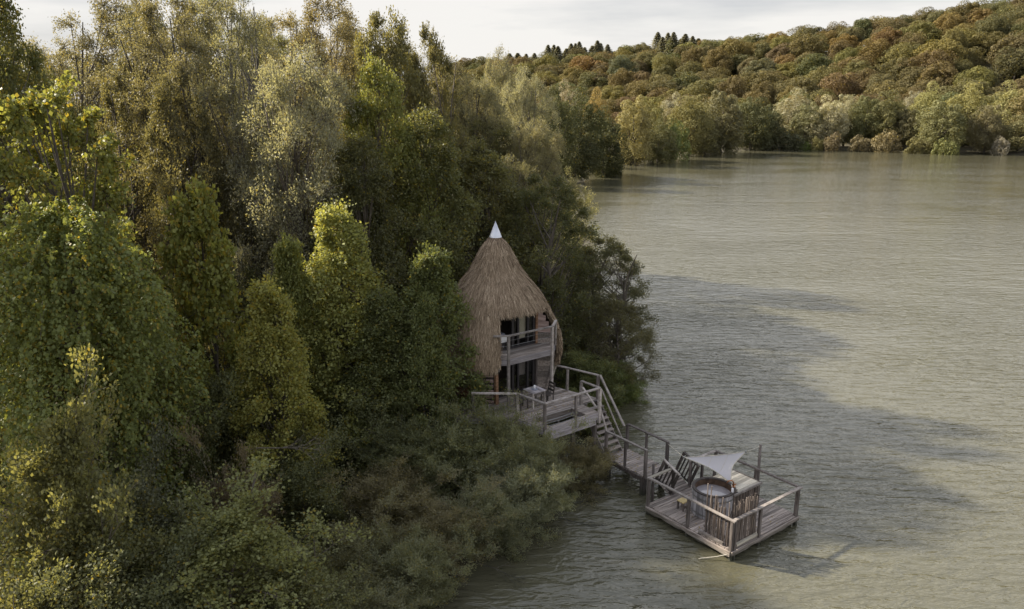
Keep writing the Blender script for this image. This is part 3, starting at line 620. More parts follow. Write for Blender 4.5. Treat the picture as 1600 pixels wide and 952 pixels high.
# bent copper form, made up for an orange-brown spot at the tub rim
tp = thing('copper_form', 'made-up bent copper form at the orange-brown spot on the tub rim under the sail', 'copper_form', (TU + .62, TV - .42, TT + .02))
MB().tube([(TU + .64, TV - .44, TT + .0), (TU + .64, TV - .44, TT + .2), (TU + .58, TV - .40, TT + .28), (TU + .46, TV - .32, TT + .26), (TU + .42, TV - .29, TT + .18)], .026, 8).build('bent_tube', M['copper'], tp, True)
MB().tube([(TU + .64, TV - .44, TT + .1), (TU + .7, TV - .52, TT + .13)], .03, 8).build('handle', M['copper'], tp, True); MB().tube([(TU + .64, TV - .44, TT - .02), (TU + .64, TV - .44, TT + .03)], .08, 12).build('base_disc', M['copper'], tp)
# step stool, canister
sb = thing('step_stool', 'low step stool with yellowish top beside the tub', 'stool', (.98, 3.0, PZ))
box('seat', (.72, 2.86, .74), (1.06, 3.2, .78), M['yellow_wood'], sb)
for a in (.76, 1.02):
    for b in (2.9, 3.16): box('leg', (a - .03, b - .03, PZ), (a + .03, b + .03, .738), M['post'], sb)
box('stretcher', (.79, 2.89, .52), (.99, 2.91, .57), M['post'], sb)
cn = thing('canister', 'pale plastic canister standing inside the front corner post of the platform', 'canister', (.27, .26, PZ))
mb = MB(); mb.box((.19, .2, PZ), (.37, .36, PZ + .3)); mb.build('body', M['canister'], cn); MB().tube([(.28, .28, PZ + .3), (.28, .28, PZ + .34)], [.05, .05], 8).build('cap', M['white_paint'], cn)
MB().tube([(.2, .28, PZ + .305), (.22, .28, PZ + .37), (.34, .28, PZ + .37), (.36, .28, PZ + .305)], .012, 5).build('handle', M['canister'], cn)
# shade sail
sl = thing('shade_sail', 'white triangular shade sail stretched over the round tub', 'shade sail', (2.2, 2.6, 1.7))
cA, cB, cC = [Vector(p) for p in ((1.5, 3.62, 2.22), (3.3, 2.02, 2.56), (2.22, 1.82, 1.62))]
def sail():
    n = 22; idx = {}; V = []; F = []
    cen = (cA + cB + cC) / 3
    for i in range(n + 1):
        for j in range(n + 1 - i):
            a, b = i / n, j / n; c = 1 - a - b; p = cA * a + cB * b + cC * c
            pull = .55 * (a * b * .45 + b * c * 1.0 + a * c * 1.0)
            edge = (1 - min(1, 3 * min(a, b, c) * 1.0))
            k = 0
            for (x, y, w, oth) in ((a, b, .10, c), (b, c, .30, a), (a, c, .26, b)):
                k += w * 4 * x * y * max(0, 1 - oth * 2.2)
            p = p + (cen - p) * min(k, .6); p.z -= .18 * 27 * a * b * c * .5; p.z += .012 * math.sin(a * 40) * b * c * 6
            idx[i, j] = len(V); V.append(p)
    for i in range(n):
        for j in range(n - i):
            F.append((idx[i, j], idx[i + 1, j], idx[i, j + 1]))
            if i + j < n - 1: F.append((idx[i + 1, j], idx[i + 1, j + 1], idx[i, j + 1]))
    MB().add(V, F).build('cloth', M['sail'], sl, True)
    hem = [V[idx[i, n - i]] for i in range(n, -1, -1)] + [V[idx[0, j]] for j in range(n - 1, -1, -1)] + [V[idx[i, 0]] for i in range(1, n + 1)]
    MB().tube(hem, .017, 5).build('hem', M['rope'], sl)
    for k in (6, 12): MB().tube([V[idx[k, j]] + Vector((0, 0, .004)) for j in range(n - k + 1)], .006, 4).build('seam', M['rope'], sl)
    for p in (V[idx[n, 0]], V[idx[0, n]], V[idx[0, 0]]): MB().tube([p + Vector((0, 0, -.03)), p + Vector((0, 0, .03))], .045, 8).build('ring', M['steel'], sl)
    e = MB(); e.tube([V[idx[n, 0]], (1.62, 3.85, 2.2), (2.27, 5.16, 2.02)], .01, 5); e.build('rope', M['rope'], sl)
    MB().tube([V[idx[0, n]], (4.2, 1.98, 2.55)], .01, 5).build('rope', M['rope'], sl); MB().tube([V[idx[0, 0]], (2.0, 1.55, 1.5)], .012, 5).build('rope', M['rope'], sl)
sail()
rope = MB().tube([(-.02, .05, .25), (-.35, .35, .12), (-.75, .7, .03), (-1.3, 1.2, -.3)], .014, 5); tag(loose(rope, 'mooring_rope', M['rope']), 'thin mooring rope running from the platform front corner into the water', 'rope')

# table and chairs on the terrace
tb = thing('table', 'small square wooden table on the terrace in front of the hut door', 'table', (-.92, 10.22, DZ))
for k in range(5): box('top_board', (-1.29 + k * .15, 9.86, DZ + .71), (-1.29 + k * .15 + .143, 10.58, DZ + .745 + random.uniform(-.003, .003)), M['fascia'], tb)
for a in (-1.24, -.6):
    for b in (9.91, 10.53): box('leg', (a - .03, b - .03, DZ), (a + .03, b + .03, DZ + .709), M['rail'], tb)
box('apron', (-1.2, 9.89, DZ + .6), (-.64, 9.92, DZ + .705), M['post'], tb); box('apron', (-1.2, 10.52, DZ + .6), (-.64, 10.55, DZ + .705), M['post'], tb)
ob = thing('candle', 'white candle in a dark saucer on the terrace table', 'candle', (-.92, 10.22, DZ + .75))
MB().tube([(-.92, 10.22, DZ + .75), (-.92, 10.22, DZ + .775)], [.13, .16], 14).build('saucer', M['cover'], ob); MB().tube([(-.92, 10.22, DZ + .776), (-.92, 10.22, DZ + .95)], .04, 10).build('wax', M['linen'], ob, True); MB().tube([(-.92, 10.22, DZ + .95), (-.92, 10.22, DZ + .975)], .006, 4).build('wick', M['black'], ob)
def chair(lab, u, v, face):
    t = thing('chair', lab, 'chair', (u, v, DZ), 'chairs at the terrace table'); f = face
    box('seat', (u - .21, v - .21, DZ + .43), (u + .21, v + .21, DZ + .465), M['dark_wood'], t)
    for a in (-.19, .19):
        for b in (-.19, .19): box('leg', (u + a - .02, v + b - .02, DZ), (u + a + .02, v + b + .02, DZ + .429), M['dark_wood'], t)
    bx = u - f * .22
    for b in (-.19, .19): beam('back_post', (bx + f * .02, v + b, DZ + .44), (bx - f * .06, v + b, DZ + .95), .04, .035, M['dark_wood'], t, up=(0, 1, 0))
    for z in (.58, .74, .9): beam('back_slat', (bx - f * (.0 + (z - .5) * .1), v - .19, DZ + z), (bx - f * (.0 + (z - .5) * .1), v + .19, DZ + z), .022, .09, M['dark_wood'], t)
chair('dark slat-back chair on the stair side of the terrace table', -.28, 10.1, -1); chair('dark slat-back chair on the forest side of the terrace table', -1.62, 10.25, 1)

# autumn leaves blown onto the boards
def litter():
    r = np.random.default_rng(8); V = []; F = []
    for (u0, u1, v0, v1, z, n) in ((-2.3, 1.4, 9.1, 11.4, DZ, 150), (.95, 2.25, 5.2, 7.5, GZ, 45), (.1, 4.0, .1, 4.0, PZ, 90)):
        for k in range(n):
            u_, v_ = r.uniform(u0, u1), r.uniform(v0, v1); t = r.uniform(0, 6.28); L = r.uniform(.03, .055); p = Vector(W(u_, v_, z + .012)); i = len(V)
            V += [p + Vector((math.cos(t), math.sin(t), 0)) * L, p + Vector((-math.sin(t), math.cos(t), .25)) * L * .6, p - Vector((math.cos(t), math.sin(t), 0)) * L, p - Vector((-math.sin(t), math.cos(t), -.25)) * L * .6]; F.append((i, i + 1, i + 2, i + 3))
    o = link_mesh('fallen_leaves', V, F, M['leaf'], tint=r.random(len(F))); o.color = (.16, .11, .04, .3); tag(o, 'scattered fallen autumn leaves on the terrace, jetty and platform boards', kind='stuff')
litter()

# ---------------------------------------------------------------- foliage generators
def norm(a): return a / np.maximum(np.linalg.norm(a, axis=-1, keepdims=True), 1e-9)
def leaf_quads(c, axis, nrm, L, Wd):
    axis = norm(axis); b = norm(np.cross(nrm, axis)); L = L[:, None]; Wd = Wd[:, None]
    nn = np.cross(axis, b)
    V = np.stack([c - axis * L * .5, c + b * Wd * .5 + nn * L * .10, c + axis * L * .5, c - b * Wd * .5 + nn * L * .10], 1).reshape(-1, 3)
    return V, np.arange(len(c) * 4).reshape(-1, 4)
def tubes(segs, n=4):
    "segs: list of (points (k,3), radii (k,))"
    V = []; F = []; off = 0
    for P, R in segs:
        P = np.asarray(P); k = len(P); d = np.gradient(P, axis=0); d = norm(d); a = np.where(np.abs(d[:, 2:3]) < .9, [[0, 0, 1.]], [[1., 0, 0]]); x = norm(np.cross(d, a)); y = np.cross(x, d)
        t = np.arange(n) * 2 * math.pi / n
        ring = P[:, None, :] + (x[:, None, :] * np.cos(t)[None, :, None] + y[:, None, :] * np.sin(t)[None, :, None]) * np.asarray(R)[:, None, None]
        V.append(ring.reshape(-1, 3)); i = np.arange(k - 1)[:, None] * n; j = np.arange(n)[None, :]; j2 = (j + 1) % n
        F.append((np.stack([i + j, i + j2, i + n + j2, i + n + j], -1).reshape(-1, 4)) + off); off += k * n
    return np.concatenate(V), np.concatenate(F)
class Proto: pass
PROTO = {}
def make_proto(name, seed, H, env, h0, n1, n2, nl, lsize, lw, spread, el0, el1, trunk_r, droop=.15, up=.35, stems=1, twig=True, tipbias=.6, gap=0.0, wander=.25, bark='bark', lj=.35):
    r = np.random.default_rng(seed); segs = []
    # trunk(s)
    tz = np.linspace(0, 1, 9); wan = np.cumsum(r.normal(0, wander, (9, 2)), 0) * (H / 18); wan -= wan[0]
    trunk = np.column_stack([wan, tz * H * .97]); segs.append((trunk, trunk_r * (1.05 - tz) ** .8 + .008))
    tr = lambda h: np.stack([np.interp(h, tz, trunk[:, k]) for k in range(3)], -1)
    u = (np.arange(n1) + r.random(n1)) / n1; h = h0 + (1 - h0) * u ** .92
    if gap: keep = r.random(n1) > gap; h = h[keep]
    n = len(h); az = np.arange(n) * 2.39996 + r.normal(0, .35, n); el = np.radians(el0 + (el1 - el0) * (h - h0) / (1 - h0 + 1e-6) + r.normal(0, 9, n))
    L = env(h) * H * r.uniform(.5, 1.15, n) * (1 + .28 * np.sin(az * 2 + h * 9 + seed) + .18 * np.sin(az * 5 - h * 17 + seed * 2))
    base = tr(np.clip(h - .05 * (1 - h), 0, 1)); D = np.stack([np.cos(az) * np.cos(el), np.sin(az) * np.cos(el), np.sin(el)], -1)
    L = L / np.maximum(np.cos(el), .35)
    ts = np.linspace(0, 1, 6)
    curve = lambda t: base[:, None, :] + D[:, None, :] * (L[:, None] * t)[..., None] - np.array([0, 0, 1.]) * (droop * L[:, None] * t * t)[..., None]
    Pp = curve(np.broadcast_to(ts, (n, 6)));
    for i in range(n): segs.append((Pp[i], np.maximum(trunk_r * .30 * (L[i] / L.max()) * (1.02 - ts), .008)))
    # secondaries
    t2 = .25 + .75 * r.random((n, n2)) ** .75; S = curve(t2)
    d2 = norm(D[:, None, :] * .8 + r.normal(0, .62, (n, n2, 3)) + np.array([0, 0, up * .6])); L2 = (L[:, None] * .34 * (1.25 - t2) + .25) * r.uniform(.6, 1.25, (n, n2))
    S = S.reshape(-1, 3); d2 = d2.reshape(-1, 3); L2 = L2.reshape(-1)
    if twig:
        kk = r.random(len(S)) < .45
        for s, d, l in zip(S[kk], d2[kk], L2[kk]): segs.append((np.stack([s, s + d * l * .55, s + d * l + np.array([0, 0, -.08 * l])]), np.array([.014, .010, .004]) * max(.7, H / 14)))
    m = len(S); t3 = r.random((m, nl)) ** tipbias
    C = S[:, None, :] + d2[:, None, :] * (L2[:, None] * t3)[..., None] + r.normal(0, 1, (m, nl, 3)) * (spread * (0.5 + .7 * t3))[..., None]
    C[..., 2] -= .08 * (L2[:, None] * t3)
    ax = norm(d2[:, None, :] + r.normal(0, .55, (m, nl, 3)) + np.array([0, 0, up - .25]))
    # thin out some sprays completely for gaps
    C = C.reshape(-1, 3); ax = ax.reshape(-1, 3); N = len(C)
    cen = np.array([0, 0, H * (h0 + 1) / 2]); outw = norm(C - cen)
    nr = norm(outw * .45 + np.array([0, 0, .55]) + r.normal(0, .62, (N, 3)))
    sz = lsize * r.uniform(1 - lj, 1 + lj, N)
    ok = C[:, 2] > .05 * H * (h0 > .04) + .03; C, ax, nr, sz = C[ok], ax[ok], nr[ok], sz[ok]
    spr = np.repeat(r.random(m), nl)[ok]
    V, F = leaf_quads(C, ax, nr, sz, sz * lw)
    tint = np.clip(.5 + r.normal(0, .16, len(C)) + (spr - .5) * .3, 0, 1)
    p = Proto(); p.H = H; p.R = float(np.quantile(np.hypot(C[:, 0], C[:, 1]), .93)); p.Htop = float(np.quantile(C[:, 2], .9985))
    c = bpy.data.meshes; lo = link_mesh(name + '_crown', V, F, M['leaf'], tint=tint); tv, tf = tubes(segs, 5); to = link_mesh(name + '_trunk', tv, tf, M[bark], smooth=True)
    p.crown, p.trunk = lo.data, to.data; bpy.data.objects.remove(lo); bpy.data.objects.remove(to); PROTO[name] = p; return p
def E(pts):
    a = np.array(pts, float); return lambda h: np.interp(h, a[:, 0], a[:, 1])
ALD = E([(0, .17), (.15, .23), (.35, .245), (.6, .17), (.85, .075), (1, .015)])
WIL = E([(0, .12), (.25, .20), (.5, .235), (.75, .20), (.92, .12), (1, .03)])
ROU = E([(0, .2), (.2, .32), (.5, .36), (.75, .3), (.92, .17), (1, .05)])
SHR = E([(0, .35), (.2, .62), (.5, .66), (.8, .45), (1, .12)])
# name, seed, H, envelope, crown start, primaries, secondaries, leaves, leaf, width ratio, spread, elevation low/high, trunk radius
def make_clump(name, seed, H, R, lobes, per, lsize, lw, prof_pts, h0=.2, lob=(.16, .30), trunk_r=.2, stems=1, bark='bark', up=.35, sq=.8, plume=.3):
    "billowing crown: many rounded clumps of sprays carried on limbs"
    r = np.random.default_rng(seed); segs = []; tz = np.linspace(0, 1, 8); trunks = []
    for s_ in range(stems):
        wan = np.cumsum(r.normal(0, .35, (8, 2)), 0) * H / 16; wan -= wan[0]; off = r.normal(0, .5, 2) * (stems > 1); ln = r.normal(0, .06, 2) * (stems > 1)
        tk = np.column_stack([wan + off + np.outer(tz * H, ln), tz * H * .93]); trunks.append(tk); segs.append((tk, trunk_r * (1.06 - tz) ** .8 + .01))
    Cs = []; As = []; Ns = []; T = []
    for k in range(lobes):
        t = (k + .5) / lobes; h = h0 + (1 - h0) * t ** .9 * r.uniform(.94, 1.0); a = k * 2.39996 + r.normal(0, .4); rr = R * np.interp(h, *np.array(prof_pts).T) * r.uniform(.25, 1.0) ** .55 * (1 + .22 * math.sin(a * 2 + seed))
        c = np.array([math.cos(a) * rr, math.sin(a) * rr, h * H]); lr = R * r.uniform(*lob) * (1 - .35 * max(0, h - .6) / .4)
        tk = trunks[k % stems]; hb = max(h - r.uniform(.12, .3), h0 * .5); b0 = np.array([np.interp(hb, tz, tk[:, i]) for i in range(3)]); mid = (b0 + c) / 2 + [0, 0, -.04 * H * (rr / R)]; segs.append((np.stack([b0, mid, c]), np.array([.32, .2, .08]) * trunk_r * (.6 + .8 * rr / R)))
        ns = max(8, per // 34); ow = np.array([math.cos(a), math.sin(a), 0]); d = norm(norm(r.normal(0, 1, (ns, 3))) * [1, 1, sq] + ow * plume + [0, 0, up]); ll = lr * r.uniform(.75, 1.25, ns); tt = r.random((ns, 34)) ** .55
        P = c + d[:, None, :] * (ll[:, None] * tt)[..., None] + r.normal(0, .085 * lr + .05, (ns, 34, 3)); P[..., 2] -= .12 * ll[:, None] * tt ** 2
        for s0 in range(0, ns, 4): segs.append((np.stack([c, c + d[s0] * ll[s0] * .5, c + d[s0] * ll[s0] * .95]), np.array([.022, .014, .005])))
        ax = norm(d[:, None, :] + r.normal(0, .5, (ns, 34, 3)) + [0, 0, -.05]); Cs.append(P.reshape(-1, 3)); As.append(ax.reshape(-1, 3)); Ns.append(norm(np.repeat(d, 34, 0) * .55 + [0, 0, .45] + r.normal(0, .6, (ns * 34, 3)))); T.append(np.repeat(r.random(ns) * .6 + .4 * r.random(), 34))
    C = np.concatenate(Cs); A = np.concatenate(As); Nn = np.concatenate(Ns); T = np.concatenate(T); ok = C[:, 2] > .1; C, A, Nn, T = C[ok], A[ok], Nn[ok], T[ok]; n = len(C)
    sz = lsize * r.uniform(.65, 1.35, n); V, F = leaf_quads(C, A, Nn, sz, sz * lw)
    p = Proto(); p.H = H; p.R = float(np.quantile(np.hypot(C[:, 0], C[:, 1]), .93)); p.Htop = float(np.quantile(C[:, 2], .9985))
    lo = link_mesh(name + '_crown', V, F, M['leaf'], tint=np.clip(.5 + r.normal(0, .15, n) + (T - .5) * .35, 0, 1)); tv, tf = tubes(segs, 5); to = link_mesh(name + '_trunk', tv, tf, M[bark], smooth=True)
    p.crown, p.trunk = lo.data, to.data; bpy.data.objects.remove(lo); bpy.data.objects.remove(to); PROTO[name] = p
TALL = [(0, .5), (.3, .75), (.5, 1), (.75, .9), (.92, .55), (1, .2)]; DOME = [(0, .75), (.2, .95), (.45, 1), (.7, .88), (.88, .58), (1, .2)]
CONE = [(0, .8), (.15, 1), (.4, .9), (.65, .62), (.82, .36), (.93, .2), (1, .06)]
make_clump('alder', 1, 14, 4.2, 72, 820, .115, .8, CONE, .1, (.2, .33), .17, 1, up=.12, sq=.55, plume=.75)
make_clump('alder_b', 2, 12, 4.0, 64, 800, .115, .8, CONE, .08, (.2, .34), .15, 1, up=.1, sq=.5, plume=.8)
make_clump('young_alder', 8, 8, 2.3, 92, 410, .098, .8, [(0, .8), (.12, 1), (.35, .86), (.6, .55), (.8, .28), (.92, .13), (1, .03)], .05, (.14, .42), .08, 1, up=.2, sq=.5, plume=.85)
make_clump('willow', 3, 19, 4.2, 84, 720, .115, .42, TALL, .22, (.20, .34), .22, 2, 'bark_pale')
make_clump('willow_b', 4, 19, 4.0, 74, 720, .115, .44, TALL, .36, (.20, .34), .2, 2)
make_clump('willow_c', 5, 14, 4.6, 92, 860, .12, .42, DOME, .06, (.19, .34), .17, 3)
make_clump('broadleaf', 6, 16, 4.8, 90, 680, .125, .74, DOME, .12, (.18, .33), .24, 2, plume=.5)
make_proto('sapling', 9, 5, E([(0, .3), (.2, .42), (.5, .38), (.8, .22), (1, .04)]), .04, 58, 12, 36, .082, .7, .09, 15, 62, .05, tipbias=.5, up=.5)
make_proto('willow_shrub', 10, 3.2, SHR, .02, 84, 13, 52, .095, .36, .09, 20, 78, .03, droop=.25, up=.7, tipbias=.6, twig=False)
make_proto('willow_shrub_b', 11, 3.0, SHR, .02, 76, 13, 52, .085, .45, .09, 25, 75, .03, droop=.2, up=.8, tipbias=.6, twig=False)
make_proto('dark_shrub', 12, 3.2, SHR, .02, 64, 13, 42, .085, .72, .12, 10, 70, .035, droop=.25, up=.4, twig=False)
def make_vine(name, seed, H, R, n, lsize, prof_pts, strands=60):
    "tree smothered by climbing vine: overlapping large drooping leaves over lumpy curtains"
    r = np.random.default_rng(seed); az = r.uniform(0, 2 * math.pi, n); h = r.random(n) ** .85
    pr = np.interp(h, *np.array(prof_pts).T)
    lump = 1 + .2 * np.sin(az * 3 + h * 7 + seed) + .17 * np.sin(az * 7 - h * 11) + .11 * np.sin(az * 13 + h * 23) + .06 * np.sin(az * 29 - h * 41)
    rr = R * pr * lump * (1 - .5 * r.random(n) ** 2)
    C = np.stack([rr * np.cos(az), rr * np.sin(az), h * H + .25 * np.sin(az * 5) + .3 * np.sin(az * 3 + rr * 2)], -1); outw = np.stack([np.cos(az), np.sin(az), .2 + 1.1 * h ** 2], -1)
    shelf = .5 + .5 * np.sin(h * 46 + np.sin(az * 4) * 2.5 + np.sin(az * 11)); C += outw * (shelf * .22)[:, None]
    ax = norm(np.array([0, 0, -.7]) + outw * .75 + r.normal(0, .7, (n, 3))); nr = norm(outw * .6 + np.array([0, 0, .75]) + r.normal(0, .5, (n, 3)))
    # loose shoots standing off the top and sides
    Cs = []; As = []
    segs = [(np.array([[0, 0, 0], [.1, .05, H * .5], [0, 0, H * .9]]), np.array([.16, .12, .05]))]
    for k in range(strands):
        a = r.uniform(0, 2 * math.pi); hh = r.uniform(.35, 1); b = np.array([np.cos(a), np.sin(a), 0]) * R * np.interp(hh, *np.array(prof_pts).T); b[2] = hh * H
        L = r.uniform(.5, 1.4); d = norm(np.array([np.cos(a), np.sin(a), r.uniform(-.6, .9)])); t = np.linspace(0, 1, 16)
        pts = b + d * (L * t)[:, None] - np.array([0, 0, 1.]) * (.55 * L * t ** 2)[:, None]; segs.append((pts[::5], np.full(4, .007)))
        Cs.append(np.repeat(pts, 2, 0) + r.normal(0, .05, (32, 3)))
    Cs = np.concatenate(Cs); m = len(Cs); C = np.concatenate([C, Cs]); ax = np.concatenate([ax, norm(r.normal(0, 1, (m, 3)) + [0, 0, -.6])]); nr = np.concatenate([nr, norm(r.normal(0, .6, (m, 3)) + [0, 0, .8])])
    for k in range(26):
        a = r.uniform(0, 6.28); hh = r.uniform(.15, .9); q = np.array([np.cos(a), np.sin(a), 0]) * R * np.interp(hh, *np.array(prof_pts).T) * .8; q[2] = hh * H; segs.append((np.stack([[0, 0, hh * H * .8], q * [.5, .5, 1], q]), np.array([.05, .03, .012])))
    sz = lsize * r.uniform(.6, 1.3, len(C)); V, F = leaf_quads(C, ax, nr, sz, sz * .92)
    p = Proto(); p.H = H; p.R = float(np.quantile(np.hypot(C[:, 0], C[:, 1]), .95)); p.Htop = float(np.quantile(C[:, 2], .998))
    lo = link_mesh(name + '_crown', V, F, M['leaf'], tint=np.clip(.5 + r.normal(0, .18, len(C)), 0, 1)); tv, tf = tubes(segs, 5); to = link_mesh(name + '_trunk', tv, tf, M['bark'])
    p.crown, p.trunk = lo.data, to.data; bpy.data.objects.remove(lo); bpy.data.objects.remove(to); PROTO[name] = p
make_vine('vine_mound', 21, 11, 3.6, 62000, .135, [(0, .95), (.25, 1.0), (.5, .97), (.72, .84), (.88, .62), (.97, .32), (1, .1)], 230)
make_clump('vine_column', 22, 7.5, 1.9, 64, 330, .13, .92, [(0, 1.2), (.35, 1.05), (.55, .8), (.72, .55), (.88, .36), (1, .1)], .04, (.2, .42), .08, 1, up=-.1, sq=.9, plume=.35)
make_clump('vine_tree', 23, 14, 3.4, 92, 430, .14, .92, [(0, .6), (.3, .85), (.5, 1.0), (.78, .92), (.92, .6), (1, .2)], .06, (.18, .34), .2, 1, up=-.05, sq=.8, plume=.4)
# distant domed crowns: clumps on many lobes
def make_far(name, seed, H, R, lobes, per, lsize, dome=.62, flat=.95, lob=(.24, .42), low=-.25):
    r = np.random.default_rng(seed); Cs = []; Ns = []; T = []
    for k in range(lobes):
        t = (k + .5) / lobes; el = math.asin(low + (1 - low) * t * .995); a = k * 2.39996 + r.normal(0, .3); rr = r.uniform(.52, .8)
        ir = 1 + .25 * math.sin(2 * a + seed) + .16 * math.sin(3 * a + seed * 1.7); c = np.array([math.cos(a) * math.cos(el) * R * rr * ir, math.sin(a) * math.cos(el) * R * rr * ir, H * (1 - dome * .5) + math.sin(el) * H * dome * .5 * rr * 1.1 * (1 + .2 * math.sin(a * 3 + seed * 2))]); lr = R * r.uniform(*lob) * r.choice([.6, 1, 1.15])
        d = norm(r.normal(0, 1, (per, 3)) + [0, 0, .25]); s = lr * (1 - .25 * r.random(per) ** 2) * np.where(np.abs(d[:, 2]) > .5, flat, 1)
        Cs.append(c + d * s[:, None]); Ns.append(norm(d + r.normal(0, .5, (per, 3)))); T.append(np.full(per, r.random()))
    C = np.concatenate(Cs); Nn = np.concatenate(Ns); T = np.concatenate(T); keep = C[:, 2] > .2; C, Nn, T = C[keep], Nn[keep], T[keep]; n = len(C)
    ax = norm(np.cross(Nn, r.normal(0, 1, (n, 3)))); sz = lsize * r.uniform(.6, 1.4, n); V, F = leaf_quads(C, ax, Nn, sz, sz * .85)
    segs = [(np.array([[0, 0, -1.], [.1, 0, H * .3], [0, .1, H * .7]]), np.array([.35, .28, .12]) * H / 14)]
    for k in range(7):
        a = k * 2.4; segs.append((np.array([[0, 0, H * .3], [math.cos(a) * R * .3, math.sin(a) * R * .3, H * .5], [math.cos(a) * R * .6, math.sin(a) * R * .6, H * .68]]), np.array([.16, .1, .04]) * H / 14))
    tv, tf = tubes(segs, 5); tint = np.clip(.5 + r.normal(0, .15, n) + (T - .5) * .35, 0, 1)
    p = Proto(); p.H = H; p.R = float(np.quantile(np.hypot(C[:, 0], C[:, 1]), .95)); p.Htop = float(np.quantile(C[:, 2], .998))
    V2 = np.concatenate([V, tv]); F2 = np.concatenate([F, tf + len(V)]); o = link_mesh(name, V2, F2, [M['leaf_far'], M['bark']], tint=np.concatenate([tint, np.full(len(tf), .5)]), midx=np.concatenate([np.zeros(len(F)), np.ones(len(tf))]))
    p.whole = o.data; bpy.data.objects.remove(o); PROTO[name] = p
    # the same tree as separate crown and trunk for nearer shores
    lo = link_mesh(name + '_crown', V, F, M['leaf_far'], tint=tint); to = link_mesh(name + '_trunk', tv, tf, M['bark']); p.crown, p.trunk = lo.data, to.data; bpy.data.objects.remove(lo); bpy.data.objects.remove(to)
for i in range(4): make_far('hill_%d' % i, 40 + i, 15, 7.0, 46, 380, .36, dome=.98, low=-.75)
for i in range(4): make_far('shore_%d' % i, 50 + i, 16, 6.2, 84, 300, .27, dome=1.08, lob=(.2, .36), low=-.9)
make_far('bush_0', 60, 4, 3.2, 34, 150, .24, dome=1.1, low=-.8)
def make_conifer(name, seed, H):
    r = np.random.default_rng(seed); n = 4200; h = r.random(n) ** 1.3; tier = np.floor(h * 16) / 16; f = h * 16 - np.floor(h * 16); R = H * .24 * (1 - h) ** .9 * (1 - .35 * f) * r.uniform(.6, 1.3, n) + .06
    a = r.uniform(0, 2 * math.pi, n); a = np.round(a * 1.6 + tier * 9) / 1.6 - tier * 9 / 1.6 + r.normal(0, .18, n); rr = R * np.sqrt(r.random(n)) * 1.1
    C = np.stack([rr * np.cos(a), rr * np.sin(a), 1.5 + h * (H - 1.6)], -1); ax = np.stack([np.cos(a), np.sin(a), -.3 + 0 * a], -1) + r.normal(0, .3, (n, 3)); V, F = leaf_quads(C, ax, norm(r.normal(0, .4, (n, 3)) + [0, 0, 1]), r.uniform(.4, .9, n), r.uniform(.15, .3, n))
    tv, tf = tubes([(np.array([[0, 0, -1.], [0, 0, H * .5], [0, 0, H]]), np.array([.3, .2, .03]))], 5)
    o = link_mesh(name, np.concatenate([V, tv]), np.concatenate([F, tf + len(V)]), [M['leaf_far'], M['bark']], tint=np.concatenate([r.random(n), np.full(len(tf), .5)]), midx=np.concatenate([np.zeros(n), np.ones(len(tf))]))
    p = Proto(); p.H = H; p.R = H * .16; p.Htop = H; p.whole = o.data; bpy.data.objects.remove(o); PROTO[name] = p
make_conifer('conifer_0', 70, 15); make_conifer('conifer_1', 71, 15)

# ---------------------------------------------------------------- planting
CP, SP = math.cos(PITCH), math.sin(PITCH)
def at(px, py, Y):
    "point at distance Y that shows at a photograph pixel"
    c, v = (px - 800) / FPX, -(py - 476) / FPX; t = Y / (CP + v * SP); return t * c, CAM_H + t * (-SP + v * CP)
def plant(proto, name, label, cat, x, y, top, half_w, col, alpha=.03, group=None, single=False, z=None, lean=(0, 0)):
    p = PROTO[proto]; z0 = gz(x, y) - .05 if z is None else z; sz = (top - z0) / p.Htop; sx = half_w / p.R
    r = random.random() * 360
    if single:
        o = bpy.data.objects.new(name, p.whole); kids = [o]
    else:
        o = bpy.data.objects.new(name, None); o.empty_display_size = .5; kids = []
        for nm, me in (('trunk', p.trunk), ('crown', p.crown)):
            k = bpy.data.objects.new(nm, me); k.parent = o; COL.objects.link(k); kids.append(k)
    COL.objects.link(o); o.location = (x, y, z0); o.scale = (sx * random.uniform(.95, 1.05), sx, sz); o.rotation_euler = (lean[0], lean[1], rad(r))
    for k in kids: k.color = (*col, alpha)
    return tag(o, label, cat, group)
def mute(c, k=.22):
    l = .3 * c[0] + .6 * c[1] + .1 * c[2]; return tuple(1.16 * ((1 - k) * v + k * l * w) for v, w in zip(c, (1.08, 1.0, .72)))
def pt(proto, name, label, cat, px, top, Y, hw_px, col, alpha=.03, group=None, **k):
    col = mute(col); x, z = at(px, top, Y); hw = hw_px / FPX * math.hypot(Y, z - CAM_H) ; return plant(proto, name, label, cat, x, Y, z, hw, col, alpha, group, **k)
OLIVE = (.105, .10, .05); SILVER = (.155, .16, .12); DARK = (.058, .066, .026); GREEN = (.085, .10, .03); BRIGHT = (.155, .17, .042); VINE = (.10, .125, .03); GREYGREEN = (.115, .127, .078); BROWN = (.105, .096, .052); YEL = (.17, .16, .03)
G1 = 'trees of the near shore wood'
